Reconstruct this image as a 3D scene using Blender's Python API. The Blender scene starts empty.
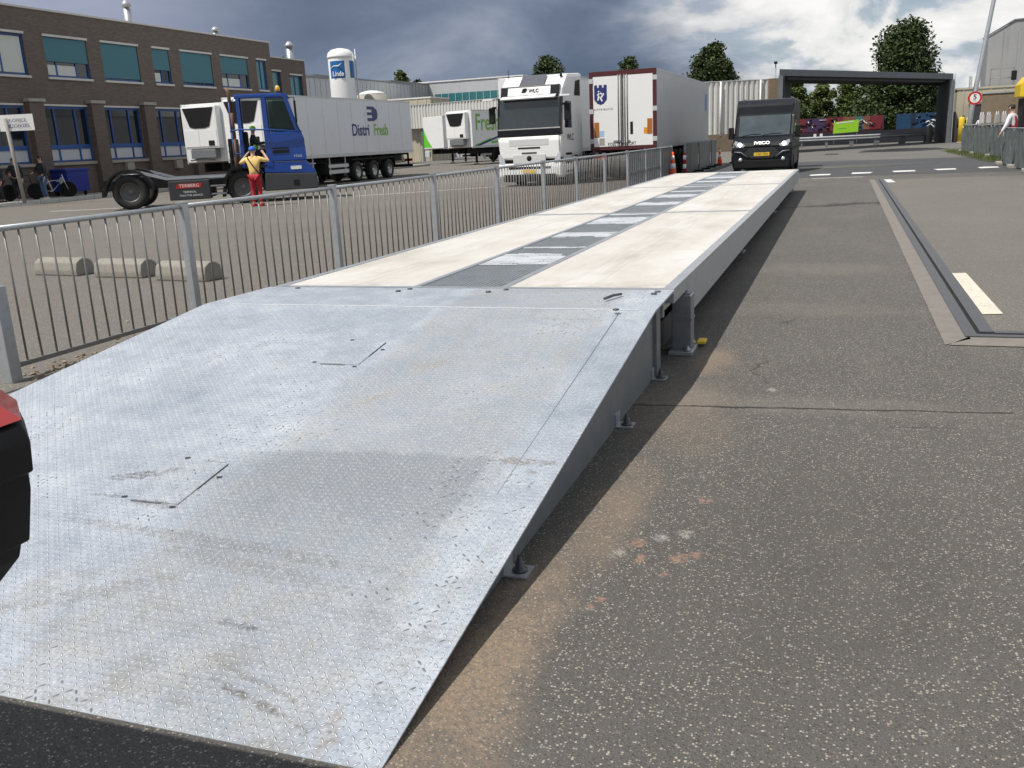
import bpy, bmesh, math, random
from mathutils import Vector, Matrix
R = math.radians
rnd = random.Random(7)
C = bpy.context.scene.collection
SC = bpy.context.scene

# ------------------------------------------------------------------ camera
cam_d = bpy.data.cameras.new('camera'); cam = bpy.data.objects.new('camera', cam_d); C.objects.link(cam)
cam_d.sensor_width = 36; cam_d.lens = 36 * 911.2 / 1024; cam_d.clip_start = .05; cam_d.clip_end = 6000
PITCH, YAW, ROLL, CAMH = 0.259248, 0.350623, -0.049499, 1.55
_r = Vector((math.cos(YAW), math.sin(YAW), 0)); _fh = Vector((-math.sin(YAW), math.cos(YAW), 0))
_f = _fh * math.cos(PITCH) - Vector((0, 0, 1)) * math.sin(PITCH); _u = _fh * math.sin(PITCH) + Vector((0, 0, 1)) * math.cos(PITCH)
_r, _u = _r * math.cos(ROLL) + _u * math.sin(ROLL), _u * math.cos(ROLL) - _r * math.sin(ROLL)
cam.matrix_world = Matrix(((_r.x, _u.x, -_f.x, 0), (_r.y, _u.y, -_f.y, 0), (_r.z, _u.z, -_f.z, CAMH), (0, 0, 0, 1)))
SC.camera = cam

# ------------------------------------------------------------------ sun, sky, exposure
SUN = Vector((-.36, -.455, 1)).normalized()
ld = bpy.data.lights.new('sun', 'SUN'); ld.energy = 4.7; ld.angle = R(.6); ld.color = (1, .955, .89)
lo = bpy.data.objects.new('sun', ld); C.objects.link(lo); lo.rotation_euler = (-SUN).to_track_quat('-Z', 'Y').to_euler()
SC.view_settings.view_transform = 'Standard'; SC.view_settings.look = 'None'; SC.view_settings.gamma = 1
SC.view_settings.exposure = 0.04; SC.view_settings.use_curve_mapping = False
SC.cycles.max_bounces = 6; SC.cycles.transparent_max_bounces = 16

class NT:
    """small helper over a node tree"""
    def __init__(s, tree): s.t = tree; s.n = tree.nodes; s.l = tree.links
    def node(s, typ, **kw):
        n = s.n.new(typ)
        for k, v in kw.items(): setattr(n, k, v)
        return n
    def put(s, sock, v):
        if isinstance(v, bpy.types.NodeSocket): s.l.new(v, sock)
        elif v is not None:
            try: sock.default_value = v
            except Exception: sock.default_value = (v[0], v[1], v[2], 1) if len(v) == 3 else v
    def m(s, op, a, b=None, c=None, clamp=False):
        n = s.node('ShaderNodeMath', operation=op, use_clamp=clamp)
        for i, v in enumerate((a, b, c)):
            if v is not None: s.put(n.inputs[i], v)
        return n.outputs[0]
    def mix(s, f, a, b, mode='MIX'):
        n = s.node('ShaderNodeMix', data_type='RGBA', blend_type=mode)
        s.put(n.inputs[0], f); s.put(n.inputs[6], col(a)); s.put(n.inputs[7], col(b)); return n.outputs[2]
    def ramp(s, f, stops, interp='LINEAR'):
        n = s.node('ShaderNodeValToRGB'); n.color_ramp.interpolation = interp
        e = n.color_ramp.elements
        while len(e) < len(stops): e.new(.5)
        for i, (p, c) in enumerate(stops): e[i].position = p; e[i].color = col(c)
        s.put(n.inputs[0], f); return n.outputs[0]
    def sm(s, x, a, b):
        n = s.node('ShaderNodeMapRange', interpolation_type='SMOOTHSTEP')
        s.put(n.inputs[0], x); n.inputs[1].default_value = a; n.inputs[2].default_value = b; n.inputs[3].default_value = 0; n.inputs[4].default_value = 1
        return n.outputs[0]
    def noise(s, vec, scale, detail=4, rough=.55, dist=0):
        n = s.node('ShaderNodeTexNoise'); s.put(n.inputs['Vector'], vec); n.inputs['Scale'].default_value = scale
        n.inputs['Detail'].default_value = detail; n.inputs['Roughness'].default_value = rough; n.inputs['Distortion'].default_value = dist
        return n.outputs['Fac']
    def scale(s, vec, sc):
        n = s.node('ShaderNodeVectorMath', operation='MULTIPLY'); s.put(n.inputs[0], vec); n.inputs[1].default_value = sc; return n.outputs[0]
    def pos(s): return s.node('ShaderNodeNewGeometry').outputs['Position']
    def objc(s): return s.node('ShaderNodeTexCoord').outputs['Object']
    def xyz(s, v):
        n = s.node('ShaderNodeSeparateXYZ'); s.put(n.inputs[0], v); return n.outputs
def col(v):
    if isinstance(v, (int, float)): return (v, v, v, 1)
    if isinstance(v, bpy.types.NodeSocket): return v
    return tuple(v) if len(v) == 4 else (*v, 1)

w = bpy.data.worlds.new('World'); SC.world = w; w.use_nodes = True
T = NT(w.node_tree); T.n.clear()
sky = T.node('ShaderNodeTexSky', sky_type='NISHITA', sun_disc=False, sun_elevation=math.asin(SUN.z), sun_rotation=math.atan2(SUN.x, SUN.y) % (2 * math.pi))
sky.air_density = 1; sky.dust_density = 1.2; sky.ozone_density = 1.5
bg1 = T.node('ShaderNodeBackground'); T.put(bg1.inputs[0], sky.outputs[0]); bg1.inputs[1].default_value = .085
d = T.node('ShaderNodeTexCoord').outputs['Generated']
X, Y, Z = T.xyz(d)
cv = T.scale(d, (1, 1, 2.1))
n1 = T.noise(cv, 4.6, 10, .55, .25); n2 = T.noise(cv, 7.0, 11, .57, .35); n3 = T.noise(cv, 2.2, 5, .5)
az = T.m('DIVIDE', X, T.m('MAXIMUM', T.m('ADD', Y, 0), .05))        # tangent of the bearing from +Y; left of the weighbridge is negative
azn = T.m('ADD', az, T.m('ADD', T.m('MULTIPLY', T.m('SUBTRACT', n3, .5), .3), T.m('MULTIPLY', T.m('SUBTRACT', n1, .5), .35)))
front = T.sm(Y, .0, .25)
bright = T.m('ADD', T.m('MULTIPLY', T.sm(azn, -.27, -.05), front), T.m('MULTIPLY', T.m('SUBTRACT', 1, front), .55))
pale = T.m('MULTIPLY', T.sm(T.m('MULTIPLY', azn, -1), .62, .95), front)
dark = T.ramp(T.m('ADD', T.m('MULTIPLY', n1, .7), T.m('MULTIPLY', n3, .3)), [(.34, (.100, .135, .200)), (.45, (.145, .185, .265)), (.54, (.215, .258, .345)), (.66, (.38, .415, .495))])
dark = T.mix(pale, dark, T.ramp(n1, [(.3, (.27, .30, .42)), (.7, (.42, .45, .56))]))
lit = T.ramp(T.m('ADD', T.m('MULTIPLY', n2, .6), T.m('MULTIPLY', n1, .4)), [(.39, (.26, .33, .45)), (.44, (.39, .46, .57)), (.48, (.54, .585, .655)), (.515, (.80, .80, .79)), (.58, (.96, .95, .93))])
ccol = T.mix(bright, dark, lit)
bg2 = T.node('ShaderNodeBackground'); T.put(bg2.inputs[0], ccol); bg2.inputs[1].default_value = 1.0
gap = T.m('MULTIPLY', T.sm(n2, .47, .40), T.m('MULTIPLY', bright, .55))
mx = T.node('ShaderNodeMixShader'); T.put(mx.inputs[0], T.m('SUBTRACT', 1, gap)); T.l.new(bg1.outputs[0], mx.inputs[1]); T.l.new(bg2.outputs[0], mx.inputs[2])
wo = T.node('ShaderNodeOutputWorld'); T.l.new(mx.outputs[0], wo.inputs[0])

# ------------------------------------------------------------------ materials
MATS = {}
def mat(name, c, rough=.6, metal=0., var=.12, vscale=3., dirt=0., dirtc=(.06, .05, .04), bump=0., bscale=40., spec=.5, emit=None, coat=0.):
    """painted or plain surface: base colour with soft noise variation and patches of dirt"""
    if name in MATS: return MATS[name]
    m = bpy.data.materials.new(name); m.use_nodes = True; MATS[name] = m
    t = NT(m.node_tree); b = t.n['Principled BSDF']
    v = t.objc(); c = tuple(c)
    nz = t.noise(v, vscale, 6, .6)
    cc = t.mix(nz, tuple(x * (1 - var) for x in c), tuple(min(1, x * (1 + var)) for x in c))
    if dirt:
        dm = t.m('MULTIPLY', t.sm(t.noise(v, vscale * 2.3, 8, .65), .5, .72), dirt)
        cc = t.mix(dm, cc, dirtc)
    t.put(b.inputs['Base Color'], cc)
    t.put(b.inputs['Roughness'], t.m('ADD', t.m('MULTIPLY', nz, .16), rough - .08))
    b.inputs['Metallic'].default_value = metal; b.inputs['Specular IOR Level'].default_value = spec
    b.inputs['Coat Weight'].default_value = coat; b.inputs['Coat Roughness'].default_value = .05
    if bump:
        bn = t.node('ShaderNodeBump'); bn.inputs['Strength'].default_value = bump; bn.inputs['Distance'].default_value = .01
        t.put(bn.inputs['Height'], t.noise(v, bscale, 4, .6)); t.put(b.inputs['Normal'], bn.outputs[0])
    if emit:
        b.inputs['Emission Color'].default_value = col(emit[:3]); b.inputs['Emission Strength'].default_value = emit[3]
    return m
def glass(name, tint=(.35, .42, .42), op=.45, rough=.02):
    m = bpy.data.materials.new(name); m.use_nodes = True; t = NT(m.node_tree); t.n.clear()
    tr = t.node('ShaderNodeBsdfTransparent'); tr.inputs[0].default_value = col(tint)
    b = t.node('ShaderNodeBsdfPrincipled'); b.inputs['Base Color'].default_value = (.012, .016, .018, 1); b.inputs['Roughness'].default_value = rough
    mx = t.node('ShaderNodeMixShader'); mx.inputs[0].default_value = op
    t.l.new(tr.outputs[0], mx.inputs[1]); t.l.new(b.outputs[0], mx.inputs[2])
    o = t.node('ShaderNodeOutputMaterial'); t.l.new(mx.outputs[0], o.inputs[0]); MATS[name] = m; return m

def asphalt(name, c, fleck, fl_amt, fscale=95., sand=False, big=.18):
    m = bpy.data.materials.new(name); m.use_nodes = True; t = NT(m.node_tree); b = t.n['Principled BSDF']; p = t.pos()
    n_big = t.noise(p, .35, 6, .6); n_mid = t.noise(p, 3.2, 6, .65); n_fine = t.noise(p, 160, 3, .7)
    k = t.m('ADD', t.m('ADD', t.m('MULTIPLY', n_big, big * 2), t.m('MULTIPLY', n_mid, .22)), t.m('ADD', t.m('MULTIPLY', n_fine, .7), .54 - big))
    cc = t.mix(1., c, (1, 1, 1), 'MULTIPLY')
    kk = t.node('ShaderNodeCombineColor'); [t.put(kk.inputs[i], k) for i in range(3)]
    cc = t.mix(1., col(c), kk.outputs[0], 'MULTIPLY')
    vo = t.node('ShaderNodeTexVoronoi', feature='F1'); t.put(vo.inputs['Vector'], p); vo.inputs['Scale'].default_value = fscale
    hue = t.xyz(vo.outputs['Color'])
    fm = t.m('MULTIPLY', t.m('GREATER_THAN', hue[0], 1 - fl_amt), t.m('LESS_THAN', vo.outputs['Distance'], t.m('ADD', t.m('MULTIPLY', t.m('POWER', hue[1], 1.6), .42), .13)))
    cc = t.mix(t.m('MULTIPLY', fm, .85), cc, t.mix(hue[2], fleck, (fleck[0] * .48, fleck[1] * .42, fleck[2] * .36)))
    v2 = t.node('ShaderNodeTexVoronoi', feature='F1'); t.put(v2.inputs['Vector'], p); v2.inputs['Scale'].default_value = fscale * 1.9; h2 = t.xyz(v2.outputs['Color'])
    f2 = t.m('MULTIPLY', t.m('GREATER_THAN', h2[0], .62), t.m('LESS_THAN', v2.outputs['Distance'], .42)); cc = t.mix(t.m('MULTIPLY', f2, .5), cc, t.mix(h2[2], tuple(x * 2.6 for x in c), tuple(x * 1.2 for x in c)))
    fd = t.m('MULTIPLY', t.m('LESS_THAN', hue[0], .22), t.m('LESS_THAN', vo.outputs['Distance'], .4))
    cc = t.mix(t.m('MULTIPLY', fd, .55), cc, tuple(x * .3 for x in c))
    x, y, z = t.xyz(p)
    if sand:
        ve = t.node('ShaderNodeTexVoronoi', feature='DISTANCE_TO_EDGE'); wv = t.node('ShaderNodeVectorMath', operation='ADD'); t.put(wv.inputs[0], p); nv = t.node('ShaderNodeTexNoise'); t.put(nv.inputs['Vector'], p); nv.inputs['Scale'].default_value = 2.2; nv.inputs['Detail'].default_value = 6; t.put(wv.inputs[1], t.scale(nv.outputs['Color'], (.5, .5, 0))); t.put(ve.inputs['Vector'], wv.outputs[0]); ve.inputs['Scale'].default_value = .33
        ck = t.m('MULTIPLY', t.m('LESS_THAN', ve.outputs['Distance'], .0022), t.sm(t.noise(p, .6, 3, .5), .52, .6)); cc = t.mix(t.m('MULTIPLY', ck, .6), cc, (.015, .014, .013))
        pt = t.sm(t.noise(t.scale(p, (1.6, .5, 1)), .9, 7, .62), .5, .7); cc = t.mix(t.m('MULTIPLY', pt, .28), cc, (.17, .155, .135))
        # sand blown against the foot of the ramp, brick dust, a transverse joint and two scuffed areas: stains with places of their own
        dx = t.m('ABSOLUTE', t.m('SUBTRACT', x, t.m('ADD', -.98, t.m('MULTIPLY', n_mid, .16))))
        def blob(cx, cy, rx, ry, amt):
            q = t.m('ADD', t.m('POWER', t.m('DIVIDE', t.m('SUBTRACT', x, cx), rx), 2), t.m('POWER', t.m('DIVIDE', t.m('SUBTRACT', y, cy), ry), 2))
            q = t.m('ADD', q, t.m('MULTIPLY', t.m('SUBTRACT', t.noise(p, 4.5, 8, .72), .5), 3.2))
            return t.m('MULTIPLY', t.sm(t.m('MULTIPLY', q, -1), -1.5, .45), amt)
        s = blob(-.96, 2.25, .17, .95, 1.); 
        for a in ((-.86, 3.5, .15, .8, .62), (-.8, 6.3, .16, .45, .8), (-.85, 5.1, .3, .7, .45), (-.95, 1.7, .22, .5, .9), (-.7, 4.7, .25, .5, .3)):
            s = t.m('MAXIMUM', s, blob(*a))
        grit = t.sm(t.noise(p, 55, 4, .7), .34, .60)
        s = t.m('MULTIPLY', s, t.m('ADD', t.m('MULTIPLY', grit, .55), .42))
        cc = t.mix(s, cc, t.mix(n_fine, (.17, .125, .088), (.34, .26, .185)))
        w_ = blob(-.25, 8.3, .9, .35, .22); w_ = t.m('MAXIMUM', w_, blob(-.2, 10.8, 1., .5, .28)); w_ = t.m('MAXIMUM', w_, blob(-.2, 5.3, 1.2, .22, .3))
        cc = t.mix(w_, cc, (.22, .195, .165))
        dk = blob(.0, 3.4, .55, 1.1, .28); cc = t.mix(dk, cc, tuple(v * .55 for v in c))
        for (cx, cy, r_, tint) in ((-.70, 3.26, .035, 0), (-.62, 3.32, .03, 1), (-.52, 3.16, .035, 0), (-.47, 3.2, .03, 0), (-.75, 3.15, .03, 1), (-.73, 2.78, .022, 0), (-.75, 2.72, .018, 0), (-.53, 3.38, .03, 1), (-.66, 3.12, .03, 0), (-.55, 3.02, .02, 0), (-.50, 3.75, .03, 0), (-.35, 5.6, .04, 1)):
            q = t.m('ADD', t.m('POWER', t.m('DIVIDE', t.m('SUBTRACT', x, cx), r_), 2), t.m('POWER', t.m('DIVIDE', t.m('SUBTRACT', y, cy), r_ * 1.3), 2))
            q = t.m('ADD', q, t.m('MULTIPLY', t.m('SUBTRACT', t.noise(p, 45, 6, .75), .5), 9))
            cc = t.mix(t.m('MULTIPLY', t.sm(t.m('MULTIPLY', q, -1), -1.3, .5), .6), cc, (.36, .34, .31) if tint else (.34, .20, .145))
        # joint across the lane, drawn by noise so that it wanders and breaks up
        yy = t.m('SUBTRACT', y, t.m('ADD', 5.24, t.m('ADD', t.m('MULTIPLY', x, .09), t.m('MULTIPLY', t.m('SUBTRACT', t.noise(p, 5, 5, .6), .5), .09))))
        cr = t.m('MULTIPLY', t.m('LESS_THAN', t.m('ABSOLUTE', yy), .013), t.m('LESS_THAN', x, .93))
        cc = t.mix(t.m('MULTIPLY', cr, .8), cc, (.012, .011, .01))
        # patched, crumbled strip further along
        yz = t.m('ABSOLUTE', t.m('SUBTRACT', y, t.m('ADD', 19.9, t.m('ADD', t.m('MULTIPLY', x, .45), t.m('MULTIPLY', t.m('SUBTRACT', t.noise(p, 2.2, 5, .65), .5), 2.0)))))
        c2 = t.m('MULTIPLY', t.m('LESS_THAN', yz, .16), t.m('LESS_THAN', x, .9)); cc = t.mix(t.m('MULTIPLY', c2, .75), cc, (.022, .021, .02))
        # vehicle's shadow before the toe of the ramp, deepened in the colour
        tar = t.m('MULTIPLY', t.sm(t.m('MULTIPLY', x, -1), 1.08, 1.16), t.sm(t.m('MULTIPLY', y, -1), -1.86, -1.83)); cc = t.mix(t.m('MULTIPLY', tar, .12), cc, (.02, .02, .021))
    t.put(b.inputs['Base Color'], cc); b.inputs['Roughness'].default_value = .86; b.inputs['Specular IOR Level'].default_value = .35
    bn = t.node('ShaderNodeBump'); bn.inputs['Strength'].default_value = .75; bn.inputs['Distance'].default_value = .006
    t.put(bn.inputs['Height'], t.m('ADD', n_fine, t.m('MULTIPLY', vo.outputs['Distance'], -.7))); t.put(b.inputs['Normal'], bn.outputs[0])
    MATS[name] = m; return m

def tread_mat(name):
    """galvanised five-bar-less tread plate: lens-shaped lugs, alternate ones turned a right angle; scuffs, rust and rubber marks"""
    m = bpy.data.materials.new(name); m.use_nodes = True; t = NT(m.node_tree); b = t.n['Principled BSDF']; p = t.pos(); x, y, z = t.xyz(p)
    P = .0265
    u, v = t.m('DIVIDE', x, P), t.m('DIVIDE', y, P)
    fu, fv = t.m('FLOOR', u), t.m('FLOOR', v)
    du, dv = t.m('SUBTRACT', t.m('FRACT', u), .5), t.m('SUBTRACT', t.m('FRACT', v), .5)
    par = t.m('SUBTRACT', t.m('MULTIPLY', t.m('MODULO', t.m('ABSOLUTE', t.m('ADD', fu, fv)), 2), 2), 1)     # -1 or +1
    a = t.m('MULTIPLY', t.m('ADD', du, t.m('MULTIPLY', dv, par)), .7071); c = t.m('MULTIPLY', t.m('SUBTRACT', du, t.m('MULTIPLY', dv, par)), .7071)
    q = t.m('ADD', t.m('POWER', t.m('DIVIDE', a, .40), 2), t.m('POWER', t.m('DIVIDE', c, .125), 2))
    h = t.m('MAXIMUM', t.m('SUBTRACT', 1, q), 0)
    h = t.m('POWER', h, .6)
    n1 = t.noise(p, 1.1, 7, .62); n2 = t.noise(p, 7, 6, .65); n3 = t.noise(t.scale(p, (5, .7, 1)), 2.2, 6, .6)
    cc = t.ramp(t.m('ADD', t.m('MULTIPLY', n1, .65), t.m('MULTIPLY', n2, .35)), [(.34, (.31, .36, .415)), (.5, (.44, .485, .54)), (.64, (.60, .64, .68))])
    cc = t.mix(t.m('MULTIPLY', t.sm(n3, .52, .72), .30), cc, (.36, .35, .335))
    cc = t.mix(t.m('MULTIPLY', t.sm(n2, .55, .75), .32), cc, (.33, .325, .31))
    n2b = t.noise(p, 22, 7, .7); grime = t.m('ADD', .35, t.m('MULTIPLY', t.sm(t.noise(p, 60, 5, .75), .42, .58), .75))
    def bar(cx, cy, rx, ry, ang, amt, tint, nz=1.5):
        nonlocal cc
        ca, sa = math.cos(ang), math.sin(ang); ex, ey = t.m('SUBTRACT', x, cx), t.m('SUBTRACT', y, cy)
        aa = t.m('ADD', t.m('MULTIPLY', ex, ca), t.m('MULTIPLY', ey, sa)); bb = t.m('SUBTRACT', t.m('MULTIPLY', ey, ca), t.m('MULTIPLY', ex, sa))
        qq = t.m('ADD', t.m('POWER', t.m('DIVIDE', aa, rx), 2), t.m('POWER', t.m('DIVIDE', bb, ry), 2))
        qq = t.m('ADD', qq, t.m('MULTIPLY', t.m('SUBTRACT', n2b, .5), nz * 4.5))
        cc = t.mix(t.m('MULTIPLY', t.m('MULTIPLY', t.sm(t.m('MULTIPLY', qq, -1), -1.5, .1), grime), amt), cc, tint)
    # the wheel lane: a duller strip, a paler strip to its left, a patch of dried wet with a clear edge
    lane = t.m('MULTIPLY', t.sm(x, -2.46, -2.36), t.sm(t.m('MULTIPLY', x, -1), 1.24, 1.36)); cc = t.mix(t.m('MULTIPLY', lane, t.m('ADD', .18, t.m('MULTIPLY', t.sm(n2, .38, .66), .34))), cc, (.37, .36, .335))
    ex_ = t.m('ADD', x, t.m('MULTIPLY', t.m('SUBTRACT', n2, .5), .10)); ey_ = t.m('ADD', t.m('ADD', y, t.m('MULTIPLY', x, -.10)), t.m('MULTIPLY', t.m('SUBTRACT', n1, .5), .25))
    wet = t.m('MULTIPLY', t.m('MULTIPLY', t.sm(ex_, -2.75, -2.2), t.sm(t.m('MULTIPLY', ex_, -1), 1.35, 1.385)), t.m('MULTIPLY', t.sm(t.m('MULTIPLY', ey_, -1), -3.62, -3.57), t.sm(ey_, 2.35, 3.4))); cc = t.mix(t.m('MULTIPLY', wet, .62), cc, (.24, .265, .295))
    low = t.sm(t.m('MULTIPLY', y, -1), -2.9, -2.0); cc = t.mix(t.m('MULTIPLY', t.m('MULTIPLY', low, t.sm(t.noise(t.scale(p, (1, 1.6, 1)), 3.1, 7, .68), .47, .66)), .55), cc, (.25, .235, .205))
    bar(-1.22, 3.42, .13, .03, .0, .75, (.20, .145, .09))        # rust by the right edge
    bar(-1.62, 6.0, .55, .03, .1, .4, (.30, .25, .19)); bar(-1.52, 5.2, .4, .02, .0, .35, (.28, .235, .18)); bar(-2.1, 4.4, .12, .1, .6, .35, (.38, .30, .19))
    bar(-2.2, 3.95, .12, .03, .9, .45, (.42, .31, .17)); bar(-2.2, 2.62, .8, .04, -.06, .5, (.17, .16, .15)); bar(-2.45, 2.25, .3, .05, .5, .45, (.2, .18, .15)); bar(-1.8, 2.2, .08, .02, -.1, .8, (.07, .07, .07)); bar(-1.15, 3.33, .03, .02, .0, .6, (.25, .19, .12)); bar(-2.88, 3.05, .16, .035, .35, .8, (.09, .085, .08)); bar(-2.62, 2.83, .13, .025, .0, .55, (.12, .11, .10)); bar(-2.9, 2.86, .12, .012, .0, .7, (.08, .08, .08))
    bar(-1.52, 1.9, .24, .016, -.28, .75, (.13, .115, .085)); bar(-1.58, 1.98, .2, .012, -.28, .5, (.18, .16, .12)); bar(-1.25, 1.85, .03, .1, .2, .4, (.32, .22, .12))
    bar(-1.95, 2.5, .42, .05, -.12, .45, (.20, .19, .175)); bar(-2.0, 3.1, .75, .28, .1, .30, (.27, .27, .27)); bar(-1.9, 2.2, .7, .22, .2, .25, (.30, .30, .29))
    bar(-1.6, 3.35, .38, .55, .1, .32, (.30, .32, .345), .6); bar(-2.65, 4.5, .16, .2, .2, .18, (.25, .25, .25))
    cc = t.mix(t.m('MULTIPLY', h, .55), cc, (.86, .87, .88))  # highlights on the lug tops painted in as whiter metal
    spk = t.noise(p, 75, 5, .75); cc = t.mix(t.m('MULTIPLY', t.sm(spk, .53, .66), .5), cc, (.24, .245, .25)); cc = t.mix(t.m('MULTIPLY', t.sm(t.m('SUBTRACT', 1, spk), .54, .66), .45), cc, (.84, .85, .86))  # dark and white speckle paints the glint of the galvanising
    wn = t.node('ShaderNodeTexWhiteNoise', noise_dimensions='2D'); cvv = t.node('ShaderNodeCombineXYZ'); t.put(cvv.inputs[0], fu); t.put(cvv.inputs[1], fv); t.put(wn.inputs['Vector'], cvv.outputs[0])
    worn = t.m('MULTIPLY', t.m('GREATER_THAN', wn.outputs['Value'], t.m('SUBTRACT', 1.20, t.m('MULTIPLY', t.sm(n1, .46, .68), .55))), t.sm(h, .15, .4)); cc = t.mix(t.m('MULTIPLY', worn, .7), cc, (.07, .07, .07))
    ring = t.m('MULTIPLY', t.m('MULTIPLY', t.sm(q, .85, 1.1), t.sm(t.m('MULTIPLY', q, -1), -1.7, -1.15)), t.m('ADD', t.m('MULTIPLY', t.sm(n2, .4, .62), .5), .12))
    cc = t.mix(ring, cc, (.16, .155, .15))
    t.put(b.inputs['Base Color'], cc); b.inputs['Metallic'].default_value = .42
    t.put(b.inputs['Roughness'], t.m('ADD', t.m('MULTIPLY', n2, .25), .36))
    bn = t.node('ShaderNodeBump'); bn.inputs['Strength'].default_value = 1.; bn.inputs['Distance'].default_value = .005
    t.put(bn.inputs['Height'], t.m('ADD', h, t.m('MULTIPLY', n1, .0))); t.put(b.inputs['Normal'], bn.outputs[0])
    MATS[name] = m; return m

def concrete_mat(name):
    m = bpy.data.materials.new(name); m.use_nodes = True; t = NT(m.node_tree); b = t.n['Principled BSDF']; p = t.pos()
    n1 = t.noise(t.scale(p, (1, .45, 1)), 1.6, 8, .62, .3); n2 = t.noise(p, 6, 7, .65); n3 = t.noise(p, 120, 3, .6)
    n4 = t.noise(t.scale(p, (4, .5, 1)), 1.4, 6, .6)
    cc = t.ramp(n1, [(.28, (.40, .37, .325)), (.42, (.50, .475, .435)), (.55, (.555, .535, .50)), (.72, (.61, .60, .575))])
    cc = t.mix(t.m('MULTIPLY', t.sm(n2, .5, .75), .42), cc, (.42, .385, .325))
    cc = t.mix(t.m('MULTIPLY', t.sm(n4, .52, .7), .30), cc, (.46, .42, .36))
    cc = t.mix(t.m('MULTIPLY', t.sm(n3, .5, .7), .12), cc, (.3, .28, .25))
    x, y, z = t.xyz(p)
    for tx in (-3.5, -1.72):
        tm = t.m('MULTIPLY', t.sm(t.m('MULTIPLY', t.m('ABSOLUTE', t.m('SUBTRACT', x, t.m('ADD', tx, t.m('MULTIPLY', t.m('SUBTRACT', n1, .5), .3)))), -1), -.24, -.1), t.sm(t.noise(t.scale(p, (9, .35, 1)), 3, 6, .65), .42, .66)); cc = t.mix(t.m('MULTIPLY', tm, .30), cc, (.30, .275, .24))
    jt = None
    for jy in (6.12, 12.33, 18.41):
        q = t.sm(t.m('MULTIPLY', t.m('ABSOLUTE', t.m('SUBTRACT', y, jy)), -1), -.28, -.03); jt = q if jt is None else t.m('MAXIMUM', jt, q)
    cc = t.mix(t.m('MULTIPLY', t.m('MULTIPLY', jt, t.sm(n2, .4, .65)), .5), cc, (.27, .25, .22))
    t.put(b.inputs['Base Color'], cc); t.put(b.inputs['Roughness'], t.m('ADD', t.m('MULTIPLY', n2, .3), .55))
    bn = t.node('ShaderNodeBump'); bn.inputs['Strength'].default_value = .3; bn.inputs['Distance'].default_value = .003; t.put(bn.inputs['Height'], n3); t.put(b.inputs['Normal'], bn.outputs[0])
    MATS[name] = m; return m

def brick_mat(name):
    m = bpy.data.materials.new(name); m.use_nodes = True; t = NT(m.node_tree); b = t.n['Principled BSDF']; p = t.pos(); x, y, z = t.xyz(p)
    cv = t.node('ShaderNodeCombineXYZ'); t.put(cv.inputs[0], t.m('ADD', y, x)); t.put(cv.inputs[1], z)
    br = t.node('ShaderNodeTexBrick'); t.put(br.inputs['Vector'], cv.outputs[0]); br.inputs['Scale'].default_value = 1
    br.inputs['Brick Width'].default_value = .22; br.inputs['Row Height'].default_value = .0625; br.inputs['Mortar Size'].default_value = .006
    br.inputs['Color1'].default_value = (.125, .098, .082, 1); br.inputs['Color2'].default_value = (.175, .135, .110, 1); br.inputs['Mortar'].default_value = (.085, .075, .068, 1)
    cc = t.mix(t.m('MULTIPLY', t.noise(p, .5, 6, .6), .35), br.outputs[0], (.09, .073, .062))
    t.put(b.inputs['Base Color'], cc); b.inputs['Roughness'].default_value = .85; MATS[name] = m; return m

def corr_mat(name, c, axis, pitch, dirt=.3):
    """sheet cladding whose profile is modelled elsewhere; rain streaks run down it"""
    m = bpy.data.materials.new(name); m.use_nodes = True; t = NT(m.node_tree); b = t.n['Principled BSDF']; p = t.pos()
    st = t.noise(t.scale(p, (2.5, 2.5, .12)), 1.5, 6, .6); n1 = t.noise(p, .6, 5, .6)
    cc = t.mix(n1, tuple(v * .9 for v in c), tuple(min(1, v * 1.1) for v in c)); cc = t.mix(t.m('MULTIPLY', t.sm(st, .48, .7), dirt), cc, tuple(v * .45 for v in c))
    t.put(b.inputs['Base Color'], cc); b.inputs['Roughness'].default_value = .5; b.inputs['Metallic'].default_value = .1; MATS[name] = m; return m

def leaf_mat(name, a, c):
    m = bpy.data.materials.new(name); m.use_nodes = True; t = NT(m.node_tree); b = t.n['Principled BSDF']
    ri = t.node('ShaderNodeNewGeometry').outputs['Random Per Island']
    n1 = t.noise(t.pos(), .9, 4, .6)
    cc = t.mix(t.m('ADD', t.m('MULTIPLY', ri, .6), t.m('MULTIPLY', n1, .4)), a, c)
    t.put(b.inputs['Base Color'], cc); b.inputs['Roughness'].default_value = .55; b.inputs['Specular IOR Level'].default_value = .3
    MATS[name] = m; return m

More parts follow.
